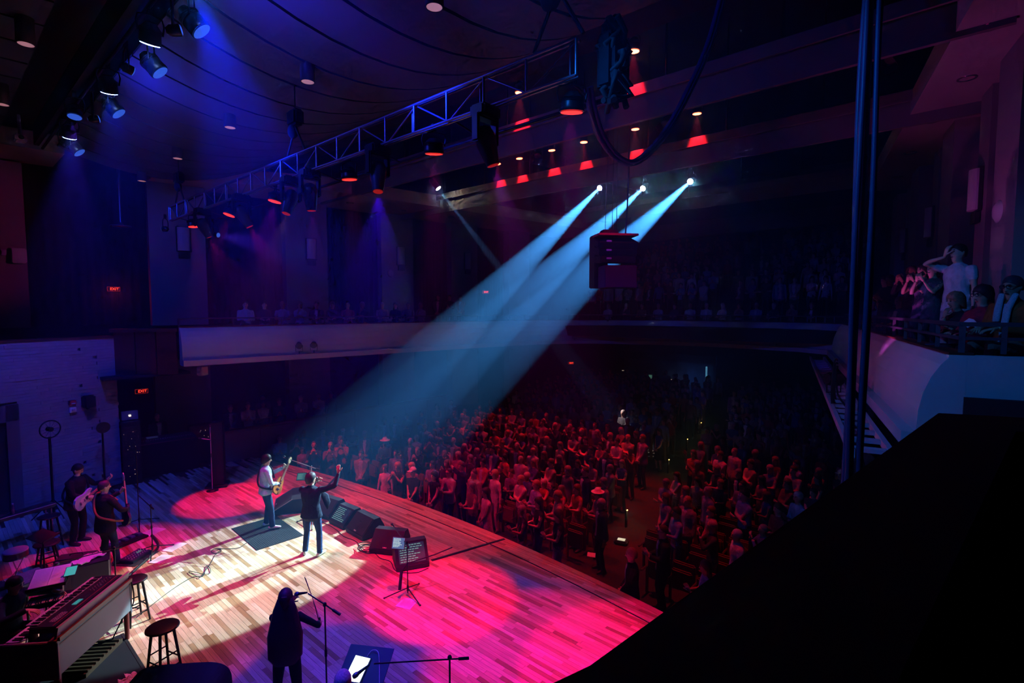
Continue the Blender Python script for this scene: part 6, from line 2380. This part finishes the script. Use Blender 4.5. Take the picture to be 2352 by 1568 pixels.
# people too far to tell apart: merged, one object each
def far_crowd(name, spots, label):
    base = []
    for v in (1, 4, 5, 8, 0, 12):
        o = bpy.data.objects.new('t', VM[v])
        COL.objects.link(o)
        d_ = o.modifiers.new('d', 'DECIMATE')
        d_.ratio = .22
        dg = bpy.context.evaluated_depsgraph_get()
        me = bpy.data.meshes.new_from_object(o.evaluated_get(dg))
        base.append((np.array([v_.co[:] for v_ in me.vertices]), [tuple(p.vertices) for p in me.polygons], [p.material_index for p in me.polygons]))
        bpy.data.objects.remove(o)
        bpy.data.meshes.remove(me)
    mats = [M('crowd_skin', (.55, .34, .26), .6), M('crowd_trousers', (.025, .025, .035), .9), M('crowd_hair', (.05, .03, .02), .7)] + [M('crowd_' + n.replace(' ', '_'), c, .9) for n, c in TOPS]
    V_, F_, I_ = [], [], []
    for (x, y, z, h) in spots:
        vs, fs, ms_ = rr.choice(base)
        s = rr.uniform(.92, 1.03)
        c_, s_ = math.cos(h) * s, math.sin(h) * s
        o0 = sum(len(a) for a in V_)
        V_.append(np.stack([vs[:, 0] * c_ - vs[:, 1] * s_ + x, vs[:, 0] * s_ + vs[:, 1] * c_ + y, vs[:, 2] * s + z], 1))
        tm = 3 + rr.randrange(len(TOPS))
        mp_ = {SKIN: 0, TOP: tm, SHIRT: 5, TROU: 1, SHOE: 1, HAIR: 2}
        F_ += [tuple(k + o0 for k in f) for f in fs]
        I_ += [mp_.get(k, 2) for k in ms_]
    me = bpy.data.meshes.new(name)
    me.from_pydata(np.concatenate(V_).tolist(), [], F_)
    for m_ in mats:
        me.materials.append(m_)
    me.polygons.foreach_set('material_index', I_)
    me.update()
    o = link(name, me)
    return tag(o, label, 'crowd', kind='stuff')


far_crowd('floor_crowd', [(x, y, house_z(x), face_stage(x, y, rr.uniform(-.2, .2))) for _, x, y, r_, n_ in vis[NIND:] if _ < 99], 'dim standing crowd in the rear rows under the balcony')
bs = []
for k in range(9):
    x0 = 23.2 + k * 1.15 + .75
    y = 15.8
    while y > 3.2:
        if rr.random() < .9 and abs(y - 8.6) > .4 and not (k == 0):
            bs.append((x0 + rr.uniform(-.1, .1), y, ZFL + k * .46 + .25, PI + rr.uniform(-.3, .3)))
        y -= rr.uniform(.52, .66)
far_crowd('balcony_crowd', bs, 'dim crowd filling the rear balcony tiers')
yy = 13.4
i = 0
while yy > 4.0:
    v = rr.randrange(4)
    cn, top = rr.choice(TOPS)
    xf = np.interp(yy, [4.6, 6.6, 8.8, 10.8, 12.7, 14.4], [23.3, 23.7, 23.8, 23.5, 22.8, 21.6]) + .55
    audience('seated person in %s, front row of the rear balcony, %s from left' % (cn, ORD[i]), float(xf), yy, ZFL, PI + rr.uniform(-.2, .3), VS[v], top, 1., 'front row of the rear balcony', rr=rr)
    yy -= .74
    i += 1

# left terrace and left balcony
TER = ((7.05, 0, (.03, .05, .12), 'dark-suited man at the near end of the left terrace'), (7.65, 1, (.38, .42, .6), 'man in white shirt on the left terrace beside the dark suit'),
       (8.2, 12, (.42, .36, .5), 'woman in white blouse on the left terrace with folded arms'), (8.8, 1, (.03, .08, .26), 'man in blue shirt low on the left terrace'),
       (9.66, 1, (.42, .48, .6), 'first of two people in white shirts clapping farther along the left terrace'), (10.4, 1, (.44, .48, .6), 'second of two people in white shirts clapping farther along the left terrace'),
       (10.95, 8, (.03, .03, .05), 'person in black at the far end of the left terrace'))
for x, v, top, lb in TER:
    audience(lb, x, 19.45, .11, face_stage(x, 19.4), VM[v], top, .98, 'people on the left terrace', rr=rr)
audience('person in plum shirt at the back of the left terrace', 8.64, 20.5, .11, face_stage(8.6, 20.4), VM[4], (.14, .1, .18), 1., 'people on the left terrace', rr=rr)
for i, x in enumerate((7.2, 7.8, 8.4, 9.0, 9.6, 10.2, 10.8, 11.4, 12.25, 12.85, 13.45, 14.05, 14.95, 15.55, 16.15)):
    yb = 17.95 - .122 * (x - 5.07) + .55
    cn, top = (('white', (.42, .42, .5)), ('charcoal', (.06, .05, .07)), ('grey', (.3, .32, .42)), ('pale blue', (.3, .36, .5)), ('black', (.02, .02, .03)), ('navy', (.03, .04, .09)), ('red', (.4, .05, .08)),
               ('dark suit', (.02, .03, .07)))[i % 8]
    sit = i < 12
    audience('%s person in %s in the left balcony, %s from the stage end' % ('seated' if sit else 'standing', cn, ORD[i]), x, yb, ZFL, face_stage(x, yb), VS[(i * 3) % 4] if sit else VM[i % 2], top, 1. if sit else .95,
             'people in the left balcony', rr=rr)

# right balcony, close to the camera
def rfront(x):
    return .03 + .223 * (x - 8.13)


rb = person_mesh('person', dict(hsc=1.05, wide=1.15, sleeve=.5, untuck=.14, look=(.9, -.1, .05), **FACE), voxel=.018, dec=.5)
rb2 = person_mesh('person', dict(hsc=1.05, seated=True, wide=1.2, female=True, hair='bob', glasses=True, look=(1, -.1, -.12), **SITH), voxel=.018, dec=.5)
rb3 = person_mesh('person', dict(hsc=1.05, seated=True, female=True, hair='bob', look=(.95, -.2, -.2), lean=.15, **SITC), voxel=.018, dec=.5)
rb4 = person_mesh('person', dict(hsc=1.06, seated=True, jacket=True, open=.075, glasses=True, wide=1.15, look=(1, .1, -.1), lean=.05, **SITH), voxel=.018, dec=.5)
RBAL = ((10.6, .02, .2, rb, (.52, .56, .66), 1.04, 'large man in white shirt standing with a hand at his face in the right balcony', dict(hair=(.015, .012, .012), trou=(.4, .36, .4))),
        (9.5, -.26, .0, rb2, (.38, .02, .05), 1.03, 'woman in red sweatshirt with a white bird emblem seated in the right balcony', dict(hair=(.05, .015, .025))),
        (9.95, -.05, .0, rb3, (.02, .018, .03), .98, 'light-haired woman in black seated with a hand at her chin in the right balcony', dict(hair=(.34, .16, .1))),
        (8.98, -.54, .06, rb4, (.42, .07, .02), 1.05, 'man with glasses, orange waistcoat and scarf at the right edge', dict(hair=(.04, .035, .05), shirt=(.3, .42, .6))),
        (9.1, -.98, .02, VS[1], (.3, .36, .55), 1.0, 'person half hidden behind the man in the orange waistcoat', {}),
        (11.85, .35, .1, VM[6], (.03, .10, .12), 1.0, 'woman in glittering teal top standing in the right balcony', dict(hair=(.03, .02, .03), trou=(.03, .06, .11))),
        (12.6, .52, .1, VM[6], (.13, .09, .16), 1.02, 'woman in open cardigan holding a phone behind the teal top', dict(hair=(.04, .015, .02))),
        (13.5, .75, .12, VM[2], (.022, .018, .026), 1.03, 'bald man in dark jacket photographing with a phone in the right balcony', dict(hair=(.12, .08, .08))),
        (15.9, 1.3, .12, VM[1], (.02, .02, .03), 1.0, 'man in black farther along the right balcony', {}),
        (16.5, 1.45, .12, VM[5], (.05, .03, .05), 1.0, 'woman in dark top at the far end of the standing group', {}),
        (14.6, 1.0, .0, VS[0], (.1, .12, .22), 1.0, 'seated person in grey-blue jacket in the right balcony', {}),
        (17.2, 1.6, .0, VS[2], (.25, .34, .6), 1.0, 'seated person in blue shirt in the right balcony', {}),
        (18.6, 1.9, .0, VS[3], (.3, .08, .08), 1.0, 'seated person in red at the far end of the right balcony', {}))
for x, y, dz, me, top, sc_, lb, k in RBAL:
    o = audience(lb, x, y, ZFL + dz, R(138), me, top, sc_, None, k.get('hair'), k.get('trou'), k.get('shirt'), rr)
    if 'emblem' in lb:
        em = MB()
        bird = [(-.12, -.02), (-.05, .06), (.03, .05), (.12, .0), (.2, -.05), (.1, -.05), (.04, -.03), (.0, -.075), (-.05, -.04), (-.1, -.06)]
        em.prism(bird, .004, frame((.215, .03, .84), (.15, 1, -.1), (1, -.1, .35)))
        em.build('bird_emblem', M('emblem_white', (.6, .62, .75), .7, var=0), o)
    if 'scarf' in lb:
        sf = MB()
        loft(sf, [((.10, .08, 1.12), .035, .02), ((.17, .055, .95), .045, .018), ((.2, .05, .75), .045, .016), ((.22, .05, .6), .04, .012)], (0, 1, 0), 0, 8)
        loft(sf, [((.10, -.08, 1.12), .035, .02), ((.17, -.05, .97), .045, .018), ((.2, -.045, .8), .045, .016)], (0, 1, 0), 0, 8)
        sf.build('scarf', M('scarf_pattern', (.3, .42, .5), .9, scale=90, var=.8), o)
    if 'teal' in lb:
        sq = MB()
        r2 = random.Random(4)
        for _ in range(160):
            a = r2.uniform(-2.2, 2.2)
            zz = r2.uniform(.98, 1.36)
            sq.box((.135 * math.cos(a), .172 * math.sin(a), zz), (.008, .008, .008))
        tag(sq.build('sequins', M('teal_sequins', (.15, .5, .55), .15, .8, var=0), o), kind='stuff')

# crew member at the monitor desk
audience('dark figure of the sound engineer behind the monitor desk', 5.0, 20.1, 0, R(-80), VM[4], (.03, .03, .05), 1., None, rr=rr)

# ------------------------------------------------------------------ auditorium seats in the front rows
SEATR = M('seat_velvet', (.16, .02, .025), .9, scale=30)
sb, sp2, sa = MB(), MB(), MB()
sb.rbox((.0, 0, .62), (.09, .48, .62), .03)
sp2.rbox((-.12, 0, .60), (.09, .44, .42), .03)
sa.rbox((-.16, 0, .60), (.36, .05, .04), .012)
sa.box((-.05, 0, .3), (.06, .045, .6))
sbm, spm, sam = sb.mesh('backrest', SEATR), sp2.mesh('seat_pan', SEATR), sa.mesh('armrest', M('seat_arm', (.10, .03, .02), .5))
for ri_, xr in enumerate(rows[:4]):
    y = 17.6
    n_in = 0
    while y > 1.9:
        x = xr - .012 * (y - 9.5) ** 2 * .6 + .25 + .42
        if abs(y - (5.97 + .175 * (x - 10.6))) > .75 and x > edge(y) + .8:
            n_in += 1
            st_ = empty('auditorium_seat', (x, y, house_z(x)), 0, 'dark red tip-up seat, %s row from stage, %s seat from left' % (ORD[ri_], ORD[n_in - 1]), 'seat', 'tip-up seats')
            link('backrest', sbm, st_)
            link('seat_pan', spm, st_)
            link('armrest', sam, st_, (0, .28, 0))
        y -= .56
# aisle lights on the seat ends and small loose things
ALM = emissive('aisle_lamp', (1, .75, .25), 5)
for i, (x, y) in enumerate(((12.0, 16.3), (14.1, 16.7), (18.6, 17.6), (12.9, 6.9), (17.6, 7.75), (20.4, 8.2), (23.2, 8.7))):
    e_ = empty('aisle_light', (x, y, house_z(x)), 0, 'small warm aisle light, %s' % ('nearest in the left aisle', 'second in the left aisle', 'farthest in the left aisle', 'nearest in the centre aisle',
               'second in the centre aisle', 'third in the centre aisle', 'farthest in the centre aisle')[i], 'aisle light', 'aisle lights')
    MB().box((0, 0, .25), (.06, .05, .5)).build('bracket', BLK, e_)
    MB().rbox((0, -.03, .5), (.05, .03, .03), .008).build('lens', ALM, e_)
    light('POINT', (x, y - .12, house_z(x) + .46), None, (1, .72, .3), 1.2, radius=.03, name='aisle_glow')
pr = empty('programme', (9.93, 6.17, -.44), .5, 'white folded programme lying on a seat by the centre aisle', 'paper')
MB().box((0, 0, .003), (.21, .15, .006)).build('cover', PAPER, pr)
MB().box((.0, .08, .012), (.21, .06, .006)).build('leaf', PAPER, pr)
pr2 = empty('programme', (edge(3.4) - .14, 3.42, .005), .9, 'lilac-lit paper at the near corner of the stage edge', 'paper')
MB().box((0, 0, .003), (.2, .28, .004)).build('cover', PAPER, pr2)
MB().box((.02, .03, .006), (.16, .2, .003)).build('leaf', PAPER, pr2)
dv = empty('floor_monitor_screen', (12.0, 6.55, house_z(12)), .3, 'small bright screen on a dark box in the centre aisle', 'screen')
MB().rbox((0, 0, .05), (.3, .36, .1), .03).build('box', BLK, dv)
MB().box((0, 0, .103), (.14, .2, .006)).build('screen', emissive('aisle_screen', (.8, .85, .8), .9), dv)
